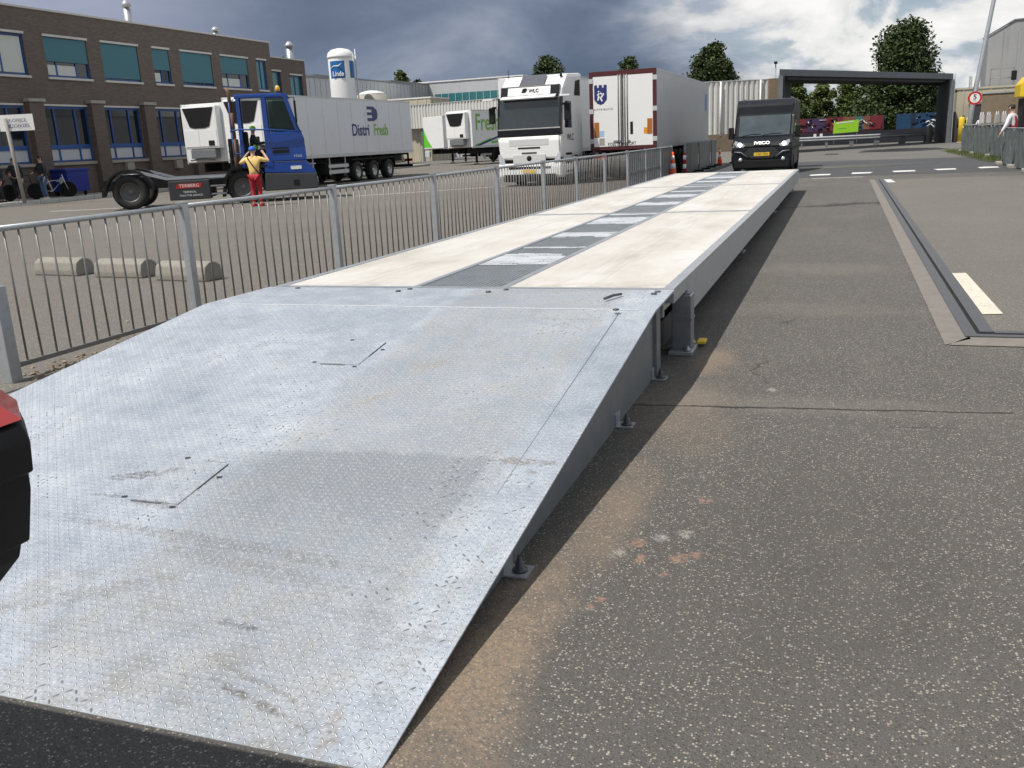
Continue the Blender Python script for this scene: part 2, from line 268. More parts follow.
# ------------------------------------------------------------------ mesh helpers
class MB:
    def __init__(s): s.bm = bmesh.new()
    def box(s, a, b, bev=0.):
        v = [s.bm.verts.new((x, y, z)) for z in (a[2], b[2]) for x, y in ((a[0], a[1]), (b[0], a[1]), (b[0], b[1]), (a[0], b[1]))]
        fs = [s.bm.faces.new([v[i] for i in q]) for q in ((3, 2, 1, 0), (4, 5, 6, 7), (0, 1, 5, 4), (1, 2, 6, 5), (2, 3, 7, 6), (3, 0, 4, 7))]
        if bev:
            es = {e for f in fs for e in f.edges}
            bmesh.ops.bevel(s.bm, geom=list(es), offset=bev, segments=2, profile=.6, affect='EDGES')
        return s
    def obox(s, c, size, rot=(0, 0, 0), bev=0.):
        """box about its centre, turned"""
        k = MB(); h = Vector(size) / 2; k.box(-h, h, bev)
        from mathutils import Euler
        M = Matrix.Translation(c) @ Euler(rot).to_matrix().to_4x4(); return s.add(k, M)
    def add(s, k, M=Matrix()):
        mp = {v: s.bm.verts.new(M @ v.co) for v in k.bm.verts}
        for f in k.bm.faces:
            try: nf = s.bm.faces.new([mp[v] for v in f.verts]); nf.smooth = f.smooth
            except ValueError: pass
        k.bm.free(); return s
    def prism(s, pts, axis, lo, hi, bev=0.):
        """polygon pts extruded along an axis: 'x' pts are (y,z), 'y' pts are (x,z), 'z' pts are (x,y)"""
        def P(p, t): return {'x': (t, p[0], p[1]), 'y': (p[0], t, p[1]), 'z': (p[0], p[1], t)}[axis]
        A = [s.bm.verts.new(P(p, lo)) for p in pts]; B = [s.bm.verts.new(P(p, hi)) for p in pts]; n = len(pts)
        fs = [s.bm.faces.new(A[::-1]), s.bm.faces.new(B)] + [s.bm.faces.new((A[i], A[(i + 1) % n], B[(i + 1) % n], B[i])) for i in range(n)]
        if bev:
            es = {e for f in fs for e in f.edges}; bmesh.ops.bevel(s.bm, geom=list(es), offset=bev, segments=2, profile=.6, affect='EDGES')
        return s
    def tube(s, pts, r, n=8, caps=True):
        pts = [Vector(p) for p in pts]; rs = r if isinstance(r, (list, tuple)) else [r] * len(pts); rings = []
        for i, p in enumerate(pts):
            d = (pts[min(i + 1, len(pts) - 1)] - pts[max(i - 1, 0)]).normalized()
            a = Vector((0, 0, 1)) if abs(d.z) < .9 else Vector((1, 0, 0)); e1 = d.cross(a).normalized(); e2 = d.cross(e1)
            rings.append([s.bm.verts.new(p + (e1 * math.cos(2 * math.pi * k / n) + e2 * math.sin(2 * math.pi * k / n)) * rs[i]) for k in range(n)])
        for A, B in zip(rings, rings[1:]):
            for k in range(n):
                f = s.bm.faces.new((A[k], A[(k + 1) % n], B[(k + 1) % n], B[k])); f.smooth = True
        if caps: s.bm.faces.new(rings[0][::-1]); s.bm.faces.new(rings[-1])
        return s
    def lathe(s, prof, n=24, axis='z', o=(0, 0, 0), closed=False):
        o = Vector(o); rings = []
        for r_, h in prof:
            ring = []
            for k in range(n):
                c, q = math.cos(2 * math.pi * k / n) * r_, math.sin(2 * math.pi * k / n) * r_
                ring.append(s.bm.verts.new(o + Vector({'z': (c, q, h), 'y': (c, h, q), 'x': (h, c, q)}[axis])))
            rings.append(ring)
        for A, B in (list(zip(rings, rings[1:])) + ([(rings[-1], rings[0])] if closed else [])):
            for k in range(n):
                f = s.bm.faces.new((A[k], A[(k + 1) % n], B[(k + 1) % n], B[k])); f.smooth = True
        if closed: return s
        if prof[0][0] > 1e-4: s.bm.faces.new(rings[0][::-1])
        if prof[-1][0] > 1e-4: s.bm.faces.new(rings[-1])
        return s
    def quad(s, *p): s.bm.faces.new([s.bm.verts.new(q) for q in p]); return s
    def sheet(s, pts, z): s.bm.faces.new([s.bm.verts.new((x, y, z)) for x, y in pts]); return s
    def build(s, name, m, parent=None, loc=None, label=None):
        bmesh.ops.recalc_face_normals(s.bm, faces=s.bm.faces[:])
        me = bpy.data.meshes.new(name); s.bm.to_mesh(me); s.bm.free()
        if m: me.materials.append(MATS[m] if isinstance(m, str) else m)
        o = bpy.data.objects.new(name, me); C.objects.link(o)
        if parent: o.parent = parent
        if loc: o.location = loc
        if label: o['label'] = label
        return o
def thing(name, label, cat, loc=(0, 0, 0), rotz=0, group=None):
    o = bpy.data.objects.new(name, None); C.objects.link(o); o.location = loc; o.rotation_euler = (0, 0, rotz); o.empty_display_size = .2
    o['label'] = label; o['category'] = cat
    if group: o['group'] = group
    return o
def tag(o, label, cat, group=None, kind=None):
    if label: o['label'] = label
    if cat: o['category'] = cat
    if group: o['group'] = group
    if kind: o['kind'] = kind
    return o
def struct(o, label=None):
    o['kind'] = 'structure'
    if label: o['label'] = label
    return o
def kids(o): return [k for k in bpy.data.objects if k.parent == o]
def dup(root, loc, rotz=None, label=None, group=None):
    def cp(o, par):
        c = o.copy(); C.objects.link(c)
        if par: c.parent = par
        for k in kids(o): cp(k, c)
        return c
    r = cp(root, None); r.location = loc
    if rotz is not None: r.rotation_euler = (0, 0, rotz)
    if label: r['label'] = label
    if group: r['group'] = group
    return r
def text(name, s, size, m, parent, loc, rot, ext=.004, align='CENTER', sx=1., bold=0.):
    cu = bpy.data.curves.new(name, 'FONT'); cu.body = s; cu.size = size; cu.extrude = ext; cu.align_x = align; cu.align_y = 'CENTER'; cu.offset = bold
    t = bpy.data.objects.new(name + '_source', cu); C.objects.link(t)
    me = bpy.data.meshes.new_from_object(t.evaluated_get(bpy.context.evaluated_depsgraph_get())); bpy.data.objects.remove(t); bpy.data.curves.remove(cu)
    me.materials.clear(); me.materials.append(MATS[m]); o = bpy.data.objects.new(name, me); C.objects.link(o); o.parent = parent; o.location = loc; o.rotation_euler = rot; o.scale = (sx, 1, 1)
    return o
def wheel(parent, loc, r, w, rimm='rim_grey', twin=False):
    """tyre with a rim as its sub-part; the axle runs along the parent's Y, outer side towards sign(loc.y)"""
    sg = 1 if loc[1] >= 0 else -1
    k = MB(); k.lathe([(r * .56, -w / 2), (r * .86, -w / 2), (r * .97, -w * .42), (r, -w * .3), (r, w * .3), (r * .97, w * .42), (r * .86, w / 2), (r * .56, w / 2)], 28, 'y', closed=True)
    o = k.build('wheel', 'tyre', parent, loc)
    q = MB(); e = sg * w / 2
    q.lathe([(.02, e * .55), (r * .16, e * .55), (r * .2, e * .2), (r * .4, e * .05), (r * .5, e * .55), (r * .575, e * .98), (r * .575, e * .3), (.02, e * .25)], 24, 'y')
    for a in range(8): q.obox((math.cos(a * .785) * r * .3, e * .28, math.sin(a * .785) * r * .3), (.035, .04, .035))
    q.build('rim', rimm, o)
    return o
# ------------------------------------------------------------------ palette
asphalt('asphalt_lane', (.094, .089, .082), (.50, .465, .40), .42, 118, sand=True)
asphalt('asphalt_yard', (.138, .128, .112), (.40, .36, .31), .3, 70, big=.25)
asphalt('asphalt_old', (.140, .130, .115), (.44, .40, .34), .34, 75, big=.25)
asphalt('asphalt_new', (.062, .064, .068), (.3, .28, .25), .2, 60)
asphalt('asphalt_far', (.13, .125, .115), (.3, .28, .25), .2, 40, big=.3)
tread_mat('tread'); concrete_mat('deck_concrete'); brick_mat('brick')
mat('galv', (.42, .44, .46), .45, .55, .16, 6, .35, (.24, .22, .19)); mat('galv_dark', (.22, .235, .25), .5, .4, .2, 5, .4, (.12, .11, .10))
mat('galv_bar', (.215, .21, .20), .5, .45, .2, 9, .4, (.16, .12, .09)); mat('sheet_steel', (.20, .215, .225), .42, .5, .3, 2.2, .5, (.08, .085, .09))
mat('steel_dark', (.085, .09, .10), .45, .6, .2, 8, .4, (.10, .06, .035)); mat('steel_bright', (.70, .725, .75), .4, .15, .12, 12); mat('grating_dark', (.34, .37, .395), .5, .25, .2, 5, .3, (.15, .14, .13))
mat('black', (.012, .012, .013), .6, 0, .25, 5, spec=.25); mat('black_gloss', (.010, .011, .016), .38, 0, .1, 2, spec=.3, coat=.05); mat('gap', (.006, .006, .006), .9)
mat('tyre', (.018, .018, .018), .85, 0, .3, 9, .3, (.05, .045, .04), bump=.3); mat('rim_grey', (.16, .16, .16), .5, .4, .2, 9, .4); mat('rim_silver', (.5, .5, .5), .4, .6, .2, 9, .4); mat('rim_white', (.5, .5, .48), .5, .1, .2, 9, .4)
mat('white', (.74, .74, .72), .4, 0, .04, 1.2, .10, (.45, .43, .40)); mat('white_clean', (.78, .78, .77), .3, 0, .03, 2, coat=.3); mat('white_reefer', (.72, .73, .73), .42, 0, .05, .8, .22, (.42, .41, .39))
mat('trailer_grey', (.52, .53, .54), .38, .15, .06, .8, .3, (.36, .36, .35)); mat('trailer_side', (.63, .65, .68), .42, .05, .05, .7, .2, (.45, .46, .47))
mat('blue', (.006, .055, .30), .33, 0, .1, 3, .25, (.03, .05, .11), coat=.3); mat('blue_frame', (.012, .075, .27), .45, 0, .12, 3); mat('navy', (.018, .03, .15), .45); mat('navy_bin', (.014, .03, .26), .45, 0, .1, 3)
mat('red', (.45, .018, .014), .4); mat('maroon', (.075, .012, .014), .45, 0, .15, 3); mat('red_lamp', (.45, .006, .008), .15, 0, .05, 4, coat=.8); mat('orange', (.80, .10, .02), .45, 0, .1, 5, .2, (.3, .06, .02)); mat('amber', (.75, .30, .02), .3); mat('orange_board', (.36, .13, .02), .5)
mat('yellow', (.72, .50, .02), .45, 0, .1, 5, .2, (.3, .2, .05)); mat('plate_yellow', (.72, .46, .04), .45); mat('lime', (.30, .60, .03), .5); mat('green', (.12, .50, .03), .45); mat('letter_green', (.20, .42, .06), .5); mat('hi_vis', (.42, .80, .05), .7)
mat('teal_glass', (.035, .17, .185), .18, 0, .15, .6, spec=.8); mat('teal_blind', (.032, .145, .185), .5, 0, .08, 1.5); mat('dark_glass', (.010, .014, .022), .06, 0, .3, .7, spec=.7); mat('curtain', (.55, .58, .54), .7, 0, .08, 3)
mat('stone_white', (.55, .54, .51), .7, 0, .1, 4, .3, (.3, .29, .27)); mat('panel_white', (.50, .52, .54), .5, 0, .06, 2); mat('concrete', (.34, .32, .28), .85, 0, .15, 3, .4, (.2, .18, .15), bump=.3); mat('concrete_pale', (.32, .30, .265), .85, 0, .18, 4, .45, (.17, .15, .12), bump=.4, bscale=60); mat('log_concrete', (.25, .235, .205), .9, 0, .22, 6, .5, (.15, .13, .10), bump=.6, bscale=35)
mat('paint_white', (.66, .65, .62), .65, 0, .1, 7, .55, (.28, .27, .25)); mat('paint_cream', (.58, .54, .45), .7, 0, .1, 9, .6, (.30, .27, .22))
corr_mat('clad_white', (.62, .615, .585), 'x', .3, .35); corr_mat('clad_grey', (.34, .345, .345), 'x', .3, .25); corr_mat('clad_light', (.50, .515, .53), 'x', .3, .2); corr_mat('clad_beige', (.50, .46, .35), 'x', .3, .3); corr_mat('clad_dark', (.055, .058, .065), 'x', .3, .35)
mat('brown_wall', (.20, .155, .105), .85, 0, .25, 1.5, .5, (.09, .07, .05)); mat('tarp', (.115, .135, .130), .6, 0, .2, 2.5, .5, (.05, .06, .058)); mat('bark', (.075, .058, .042), .9, 0, .3, 6, bump=.5)
mat('skin', (.52, .31, .22), .55, 0, .06, 6); mat('hair', (.022, .016, .012), .7); mat('shirt_yellow', (.80, .56, .20), .8, 0, .1, 8); mat('trouser_red', (.36, .014, .022), .8, 0, .15, 8); mat('cap_blue', (.02, .12, .50), .7); mat('jean', (.075, .13, .24), .85, 0, .15, 9); mat('cloth_dark', (.018, .020, .03), .85, 0, .2, 8); mat('cloth_white', (.66, .66, .68), .8, 0, .1, 7); mat('cloth_red', (.30, .012, .018), .8, 0, .15, 7); mat('shoe', (.02, .019, .018), .6); mat('shoe_white', (.6, .6, .58), .6)
mat('rust', (.22, .13, .08), .7, .3, .3, 9, .5, (.1, .05, .03)); mat('lamp_lit', (.9, .92, .95), .2, emit=(.95, .97, 1, 6.)); mat('lamp_glass', (.55, .58, .62), .12, .2, .2, 9, coat=.8); mat('solar', (.12, .125, .14), .25, .2, .2, 8)
glass('pane', (.55, .64, .62), .3); glass('windscreen', (.30, .36, .36), .6, .03); mat('windscreen_glass', (.022, .03, .034), .1, 0, .7, 1.6, spec=.9)
leaf_mat('leaf_dark', (.018, .032, .010), (.075, .105, .032)); leaf_mat('leaf_mid', (.03, .05, .013), (.11, .145, .038)); leaf_mat('leaf_light', (.04, .065, .014), (.15, .19, .05)); leaf_mat('grass_blade', (.05, .08, .02), (.16, .19, .06))

# ------------------------------------------------------------------ ground
struct(MB().sheet([(-2500, -2500), (2500, -2500), (2500, 2500), (-2500, 2500)], 0).build('ground', 'asphalt_far'))
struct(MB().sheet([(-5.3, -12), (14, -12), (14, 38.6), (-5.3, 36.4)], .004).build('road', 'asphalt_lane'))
k = MB(); k.sheet([(-31.4, -12), (-5.3, -12), (-5.3, 38.6), (-5.3, 74), (-31.4, 74)], .004); struct(k.build('yard', 'asphalt_yard'))
struct(MB().sheet([(-5.3, 31.2), (14, 31.2), (14, 42.2), (-5.3, 46.5)], .008).build('crossing_road', 'asphalt_new'))
# dark wet strip and oil patches beyond the crossing
for nm, pts in (('wet_strip', [(-2.6, 38.2), (-.6, 38.2), (1.7, 38.4), (3.2, 38.9), (3.5, 39.7), (2.0, 40.3), (.2, 39.9), (-2.7, 39.7)]), ('oil_patch', [(.8, 58), (3.6, 56.5), (5.6, 58), (5.3, 62), (3.2, 63.5), (1.2, 62)]), ('oil_patch', [(-1.0, 55.5), (-.3, 55.3), (-.25, 58), (-.95, 58.2)])):
    struct(MB().sheet(pts, .012).build(nm, mat('wet', (.012, .012, .012), .4, 0, .3, 2)))
struct(MB().sheet([(-3, 37.5), (1.0, 37.7), (2.5, 38.05), (.9, 38.15), (-3, 38.0)], .016).build('road_edge', mat('edge_moss', (.15, .15, .09), .9, 0, .3, 2)))
# pavement strips, kerbs
struct(MB().box((-33.97, -10, -.2), (-31.75, 70, .15)).build('pavement', 'concrete'))
k = MB()
for i in range(64): k.box((-31.75, -2 + i * 1.0, -.1), (-31.5, -1.02 + i * 1.0, .17), .02)
struct(k.build('kerb', 'stone_white'))
k = MB(); k.box((5.55, 24, -.2), (16, 36.5, .12)); k.box((5.95, 36.5, -.2), (16, 55, .25)); struct(k.build('pavement', 'concrete'))
k = MB(); k.box((5.3, 24, -.1), (5.55, 36.5, .135), .02); struct(k.build('kerb', 'concrete_pale'))
# yard line
k = MB()
for a, b in (((-25.5, 24.6), (-17.5, 27.1)), ((-17.2, 27.2), (-9.8, 33.2)), ((-9.6, 33.4), (-6.2, 36.0))):
    dx, dy = b[0] - a[0], b[1] - a[1]; L = math.hypot(dx, dy); nx, ny = -dy / L * .09, dx / L * .09
    k.sheet([(a[0] + nx, a[1] + ny), (a[0] - nx, a[1] - ny), (b[0] - nx, b[1] - ny), (b[0] + nx, b[1] + ny)], .012)
struct(k.build('yard_marking', 'paint_white'))
# block crossing markings
for i in range(6):
    x, y = -1.02 + i * 1.29, 32.1 + i * .32; k = MB()
    j = lambda: rnd.uniform(-.05, .05)
    k.sheet([(x + .02 + j(), y + j()), (x + .62 + j(), y + .1 + j()), (x + .66 + j(), y + .9 + j() * 2), (x + .3, y + 1.0 + j() * 2), (x + .03 + j(), y + .85 + j() * 2)], .016)
    struct(k.build('crossing_marking', 'paint_white'))
struct(MB().sheet([(-.9, 30.35), (.62, 30.5), (.62, 30.62), (-.9, 30.47)], .008).build('stop_marking', 'paint_white'))
# in-ground weighing plate in the right lane: concrete rim, steel angles, dark joint, worn surface
k = MB(); k.sheet([(.74, 6.98), (.93, 7.2), (.93, 28.6), (.74, 28.9)], .010); k.sheet([(.76, 6.98), (6, 6.95), (6, 7.28), (.93, 7.28)], .010); struct(k.build('pit_rim', mat('rim_concrete', (.185, .170, .15), .9, 0, .25, 5, .5, (.12, .105, .09), bump=.5, bscale=60)))
struct(MB().sheet([(1.10, 7.46), (5.2, 7.46), (5.2, 28.6), (1.10, 28.6)], .012).build('platform_surface', 'asphalt_old'))
k = MB()
k.box((.90, 7.26, -.02), (.985, 28.6, .018)); k.box((1.015, 7.42, -.02), (1.11, 28.6, .02)); k.box((.985, 7.26, -.02), (5.3, 7.34, .018)); k.box((1.11, 7.385, -.02), (5.3, 7.47, .02))
struct(k.build('pit_frame', 'steel_dark'))
k = MB(); k.sheet([(.985, 7.34), (1.015, 7.34), (1.015, 28.6), (.985, 28.6)], .011); k.sheet([(1.015, 7.34), (5.3, 7.34), (5.3, 7.385), (1.015, 7.385)], .011); struct(k.build('pit_joint', 'gap'))
struct(MB().sheet([(1.12, 8.13), (1.275, 8.16), (1.25, 10.42), (1.115, 10.4)], .018).build('lane_marking', 'paint_cream'))
struct(MB().sheet([(1.16, 27.0), (1.36, 27.0), (1.3, 28.5), (1.12, 28.5)], .018).build('lane_marking', 'paint_white'))
struct(MB().sheet([(5.4, 40), (9, 38), (9, 56), (4.9, 56)], .008).build('grass_verge', mat('verge', (.075, .075, .04), .95, 0, .3, 2)))
k = MB()
for i in range(2600):
    x = rnd.uniform(4.9, 6.6); y = rnd.uniform(37.5, 54); h = rnd.uniform(.05, .22); a = rnd.uniform(0, 6.28); q = .012; le = rnd.uniform(-.06, .06)
    k.bm.faces.new([k.bm.verts.new(p) for p in ((x - q * math.cos(a), y - q * math.sin(a), .0), (x + q * math.cos(a), y + q * math.sin(a), .0), (x + le, y + le * .5, h))])
tag(k.build('grass', 'grass_blade'), 'tufts of grass and weeds along the foot of the tarp fence', 'grass', kind='stuff')
k = MB()
for i in range(1500):
    if i < 900: x = -5.6 + rnd.gauss(0, .25); y = rnd.uniform(5, 11)
    else: x = -5.5 + rnd.gauss(0, .35); y = rnd.uniform(9, 30)
    q = rnd.uniform(.006, .024); k.obox((x, y, q * .3), (q * 2, q * 1.3, q), (rnd.uniform(-.5, .5), rnd.uniform(-.5, .5), rnd.uniform(0, 3)))
tag(k.build('debris', mat('litter', (.24, .19, .13), .95, 0, .4, 30)), 'dry leaves and grit gathered along the foot of the railing', 'debris', kind='stuff')

# ------------------------------------------------------------------ weighbridge deck
XR, XL, Y0, Y1, ZT = -1.03, -4.15, 6.06, 24.6, .55
SX0, SX1 = -2.925, -2.275
wb = thing('weighbridge', 'long steel and concrete weighbridge deck with a grating strip down its middle', 'weighbridge', (0, 0, 0))
secs = [(6.06, 12.32), (12.34, 18.40), (18.42, 24.6)]
for a, b in secs:
    for x0, x1 in ((XL + .07, SX0 - .05), (SX1 + .05, XR - .075)):
        MB().box((x0, a + .055, ZT - .16), (x1, b - .045, ZT - .006), .004).build('deck_slab', 'deck_concrete', wb)
    k = MB()
    for x0, x1 in ((XL, XL + .07), (XR - .075, XR), (SX0 - .05, SX0), (SX1, SX1 + .05)): k.box((x0, a + (.58 if a < 7 and abs(x0 - XR) < .2 else 0), ZT - .30), (x1, b, ZT - .001), .003); (k.box((x0, a, ZT - .10), (x1, a + .58, ZT - .001), .003) if a < 7 and abs(x0 - XR) < .2 else None)
    for y0, y1 in ((a, a + .055), (b - .045, b)):
        k.box((XL + .07, y0, ZT - .2), (SX0 - .05, y1, ZT - .003)); k.box((SX1 + .05, y0, ZT - .2), (XR - .075, y1, ZT - .003)); k.box((SX0, y0, ZT - .2), (SX1, y1, ZT - .003))
    k.build('deck_frame', 'galv', wb)
# middle strip: sections of open grating with patches of glare built as bright bars
y = Y0 + .06; i = 0
lens = [1.15, .8, .35, .13, .8, .55, .9, .95, .3, .2, 1.1, .7, .9, .85, .6, .3]
while y < Y1 - .4:
    L = lens[i % len(lens)]
    for a, b in secs:
        if y < b - .05 < y + L: L = b - .05 - y
    if any(abs(y - (b - .05)) < .12 for a, b in secs): y += .13; continue
    k = MB(); tre = (i % 2 == 1)
    n = max(2, int((SX1 - SX0 - .02) / .034))
    for q in range(n + 1): xx = SX0 + .012 + q * (SX1 - SX0 - .03) / n; k.box((xx, y + .01, ZT - .05), (xx + .006, y + L - .012, ZT - .006))
    q = y + .012
    while q < y + L - .03: k.box((SX0 + .01, q, ZT - .04), (SX1 - .01, q + .006, ZT - .008)); q += .036
    gt_ = k.build('grating', 'grating_dark', wb)
    if tre:      # bright bars stand in for glare on the grating, thinning towards both ends
        k = MB(); q = y + .012
        while q < y + L - .03:
            e_ = min(q - y, y + L - q) / L
            x_ = SX0 + .012
            while x_ < SX1 - .06:
                w_ = rnd.uniform(.08, .3); x2 = min(SX1 - .012, x_ + w_)
                if rnd.random() < .22 + e_ * 1.7: k.box((x_, q, ZT - .012), (x2, q + .013 + .006 * rnd.random(), ZT - .003))
                x_ = x2 + .008
            q += .0255
        k.build('glare_bars', 'steel_bright', gt_)
    y += L; i += 1
MB().box((SX0 + .001, Y0 + .06, ZT - .24), (SX1 - .001, Y1 - .05, ZT - .22)).build('drip_tray', 'galv_dark', wb)
for yy in (6.58, 12.33, 18.41, 24.3):
    for xx, sg in ((XR - (.02 if yy < 7 else .28), 1), (XL + (.02 if yy < 7 else .28), -1)):
        tall = yy < 7
        k = MB()
        if tall:
            xx += sg * .0; k.box((xx - .07, yy - .09, .03), (xx + .07, yy + .06, .43), .008); k.box((xx - .075, yy - .095, .25), (xx + .075, yy + .065, .262)); k.box((xx - .05, yy - .05, .43), (xx + .05, yy + .04, ZT - .11), .006)
        else:
            k.box((xx - .07, yy - .12, .03), (xx + .07, yy + .12, ZT - .303), .006); k.box((xx + sg * .07, yy - .11, .03), (xx + sg * .08, yy - .095, ZT - .31)); k.box((xx + sg * .07, yy + .095, .03), (xx + sg * .08, yy + .11, ZT - .31))
        f = k.build('support_foot', 'galv_dark', wb)
        k = MB(); e_ = .085 if tall else .14; k.box((xx - e_, yy - .16, .004), (xx + e_, yy + .16, .03), .004)
        for a in (-.125, .125): k.lathe([(.022, .03), (.022, .05), (.012, .052), (.012, .07)], 8, 'z', (xx + sg * .05, yy + a, 0))
        k.build('base_plate', 'galv', f)
k = MB(); k.box((XR - .25, Y0 + .3, ZT - .5), (XR - .16, Y1 - .3, ZT - .305)); k.box((XL + .16, Y0 + .3, ZT - .5), (XL + .25, Y1 - .3, ZT - .305)); k.build('under_beam', 'steel_dark', wb)
tag(MB().box((XR + .06, 6.70, .03), (XR + .12, 6.83, .05), .004).build('shim', 'yellow'), 'small yellow shim lying on the base plate of the front weighbridge foot', 'shim')

# ------------------------------------------------------------------ ramps
def ramp(ya, yb, yc, x0, x1, main):
    """toe at ya, bend at yb, deck end at yc"""
    s = 1 if yc > ya else -1
    rp = thing('access_ramp', 'wide galvanised tread plate ramp climbing to the near end of the weighbridge' if main else 'far access ramp sloping down behind the weighbridge deck towards the dark van', 'ramp', (0, 0, 0))
    zb = ZT - .02; th = .012
    k = MB(); fl = (.42, .1, .0) if main else (0, 0, 0); fr = (-.03, .0, .0) if main else (0, 0, 0)
    st = [(ya, .006, .001), (yb, zb, zb - th), (yc - s * .012, ZT - .004, ZT - .004 - th)]; rows = []
    for (yy, zt, zl), l_, r_ in zip(st, fl, fr): rows.append([k.bm.verts.new(q) for q in ((x0 - l_, yy, zt), (x1 + r_, yy, zt), (x1 + r_, yy, zl), (x0 - l_, yy, zl))])
    for A, B in zip(rows, rows[1:]):
        for i in range(4): k.bm.faces.new((A[i], A[(i + 1) % 4], B[(i + 1) % 4], B[i]))
    k.bm.faces.new(rows[0][::-1]); k.bm.faces.new(rows[-1])
    k.build('tread_plate', 'tread', rp)
    for xx, sg in ((x1 - .10, 1), (x0 + .03, -1)):
        k = MB(); k.prism([(ya + s * .25, .004), (yb, .004), (yc - s * .02, .004), (yc - s * .02, ZT - .03), (yb, zb - th - .003), (ya + s * .25, .022)], 'x', xx - .006, xx + .006)
        sk = k.build('skirt', 'galv_dark', rp)
        k = MB(); k.box((xx + (.006 if sg > 0 else -.03), yc - s * .28 - .006, .01), (xx + (.03 if sg > 0 else -.006), yc - s * .28 + .006, ZT - .05)); k.build('stiffener', 'galv_dark', sk)
        for yy in ((2.9, 4.72, 5.75) if main else (27.5, 25.4)):
            k = MB(); k.box((xx + (.006 if sg > 0 else -.1), yy - .05, .006), (xx + (.1 if sg > 0 else -.006), yy + .05, .014)); k.box((xx + (.006 if sg > 0 else -.014), yy - .05, .014), (xx + (.014 if sg > 0 else -.006), yy + .05, .08))
            bk = k.build('anchor_bracket', 'galv', rp)
            MB().lathe([(.03, .014), (.03, .022), (.018, .023), (.018, .05), (.009, .051), (.009, .075)], 10, 'z', (xx + sg * .06, yy, 0)).build('bolt', 'steel_dark', bk)
    if main:
        sl = lambda y: .006 + (zb - .006) * (y - ya) / (yb - ya)
        for (cx, cy, wx, wy) in ((-2.67, 3.02, .26, .36), (-2.64, 4.55, .26, .36)):
            h = MB(); a = math.atan2(zb - .006, yb - ya)
            h.obox((cx, cy, sl(cy) + .0025), (wx, wy, .006), (a, 0, 0)); ho = h.build('hatch', 'tread', rp)
            g_ = MB()
            for dx, dy, sx_, sy_ in ((-.03, -wy / 2 - .004, wx * .6, .0028), (-wx / 2 - .003, .03, .003, wy * .7), (wx / 2 + .003, .06, .0022, wy * .6), (.05, wy / 2 + .004, wx * .5, .004)):
                g_.obox((cx + dx, cy + dy, sl(cy + dy) + .0012), (sx_, sy_, .003), (a, 0, 0))
            g_.build('hatch_gap', 'steel_dark', ho)
            for dx, dy in ((-wx / 2 - .03, -wy / 2 + .02), (wx / 2 - .01, -wy / 2 - .02), (-wx / 2 + .02, wy / 2 + .02), (wx / 2 + .035, wy / 2 - .12)): g_ = MB(); g_.obox((cx + dx, cy + dy, sl(cy + dy) + .002), (.022, .012, .004), (a, 0, .4)); g_.build('hinge', 'steel_dark', ho)
        k = MB(); k.obox((-1.235, (ya + yb) / 2, sl((ya + yb) / 2) + .0), (.0035, 3.55, .0014), (math.atan2(zb, yb - ya), 0, 0)); k.build('weld_seam', 'galv_dark', rp)
        k = MB(); k.box((x0 + .12, yb - .006, zb + .0005), (x1 - .1, yb + .004, zb + .004)); k.build('bend_seam', 'steel_bright', rp)
        # lifting eye lying on the flat top plate, and bolt heads along the joint
        k = MB(); k.tube([(-1.40, 5.62, ZT + .006), (-1.36, 5.72, ZT + .012), (-1.33, 5.80, ZT + .006)], .009, 6); k.build('lifting_eye', 'steel_dark', rp)
        for (bx, by) in ((-1.12, 5.96), (-1.13, 5.88), (-2.2, 5.99), (-2.95, 5.99), (-2.3, 5.9), (-3.0, 5.9), (-3.9, 5.99), (-1.25, 5.3)):
            MB().lathe([(.02, -.004), (.02, .004), (.0, .005)], 8, 'z', (bx, by, ZT - .003)).build('bolt_head', 'steel_dark', rp)
    return rp
ramp(1.75, 5.38, Y0, XL - .04, XR + .005, True)
ramp(28.4, 24.95, Y1, XL + .3, XR - .34, False)

# ------------------------------------------------------------------ railing along the deck
FX, FH = -5.75, 1.12
fence = thing('railing', 'long galvanised steel railing with thin upright bars beside the weighbridge', 'railing', (FX, 0, 0))
posts = [4.95, 7.08, 9.8, 12.74, 15.45, 18.2, 20.7, 23.4, 26.1]
for i, y in enumerate(posts):
    k = MB(); k.box((-.035, y - .04, 0), (.035, y + .04, FH + (.03 if i else -.42)), .006)
    if i: k.box((-.04, y - .045, FH + .03), (.04, y + .045, FH + .042))
    if not i: k = MB(); k.box((-.05, y - .07, 0), (.05, y + .03, .72), .008)
    p_ = k.build('post', 'galv' if i else 'galv', fence)
    if i: MB().box((-.09, y - .09, 0), (.09, y + .09, .014)).build('foot_plate', 'galv_dark', p_)
nb = 0
extra = None
for a, b in zip(posts, posts[1:]):
    tube_r = .022
    MB().tube([(0, a + .03, FH), (0, b - .03, FH)], tube_r, 8).build('top_rail', 'galv', fence)
    MB().box((-.02, a + .03, .10), (.02, b - .03, .135), .004).build('bottom_rail', 'galv_bar', fence)
    n = 14 if b < 8 else 17
    for q in range(1, n + 1 if True else n):
        y = a + (b - a) * q / (n + 1); j = rnd.uniform(-.018, .018); j2 = rnd.uniform(-.02, .02)
        pts = [(0, y + j, FH - .01), (j2 * .4, y + j * .5, .62), (0, y, .12)]
        if nb < 100: MB().tube(pts, .0085, 6).build('bar', 'galv_bar', fence)
        else:
            if extra is None: extra = MB()
            extra.tube(pts, .0085, 5)
        nb += 1
e = extra.build('bar', 'galv_bar', fence); e['kind'] = 'stuff'
MB().tube([(0, 4.3, .66), (0, 4.95, .68)], .02, 8).build('top_rail', 'galv', fence)
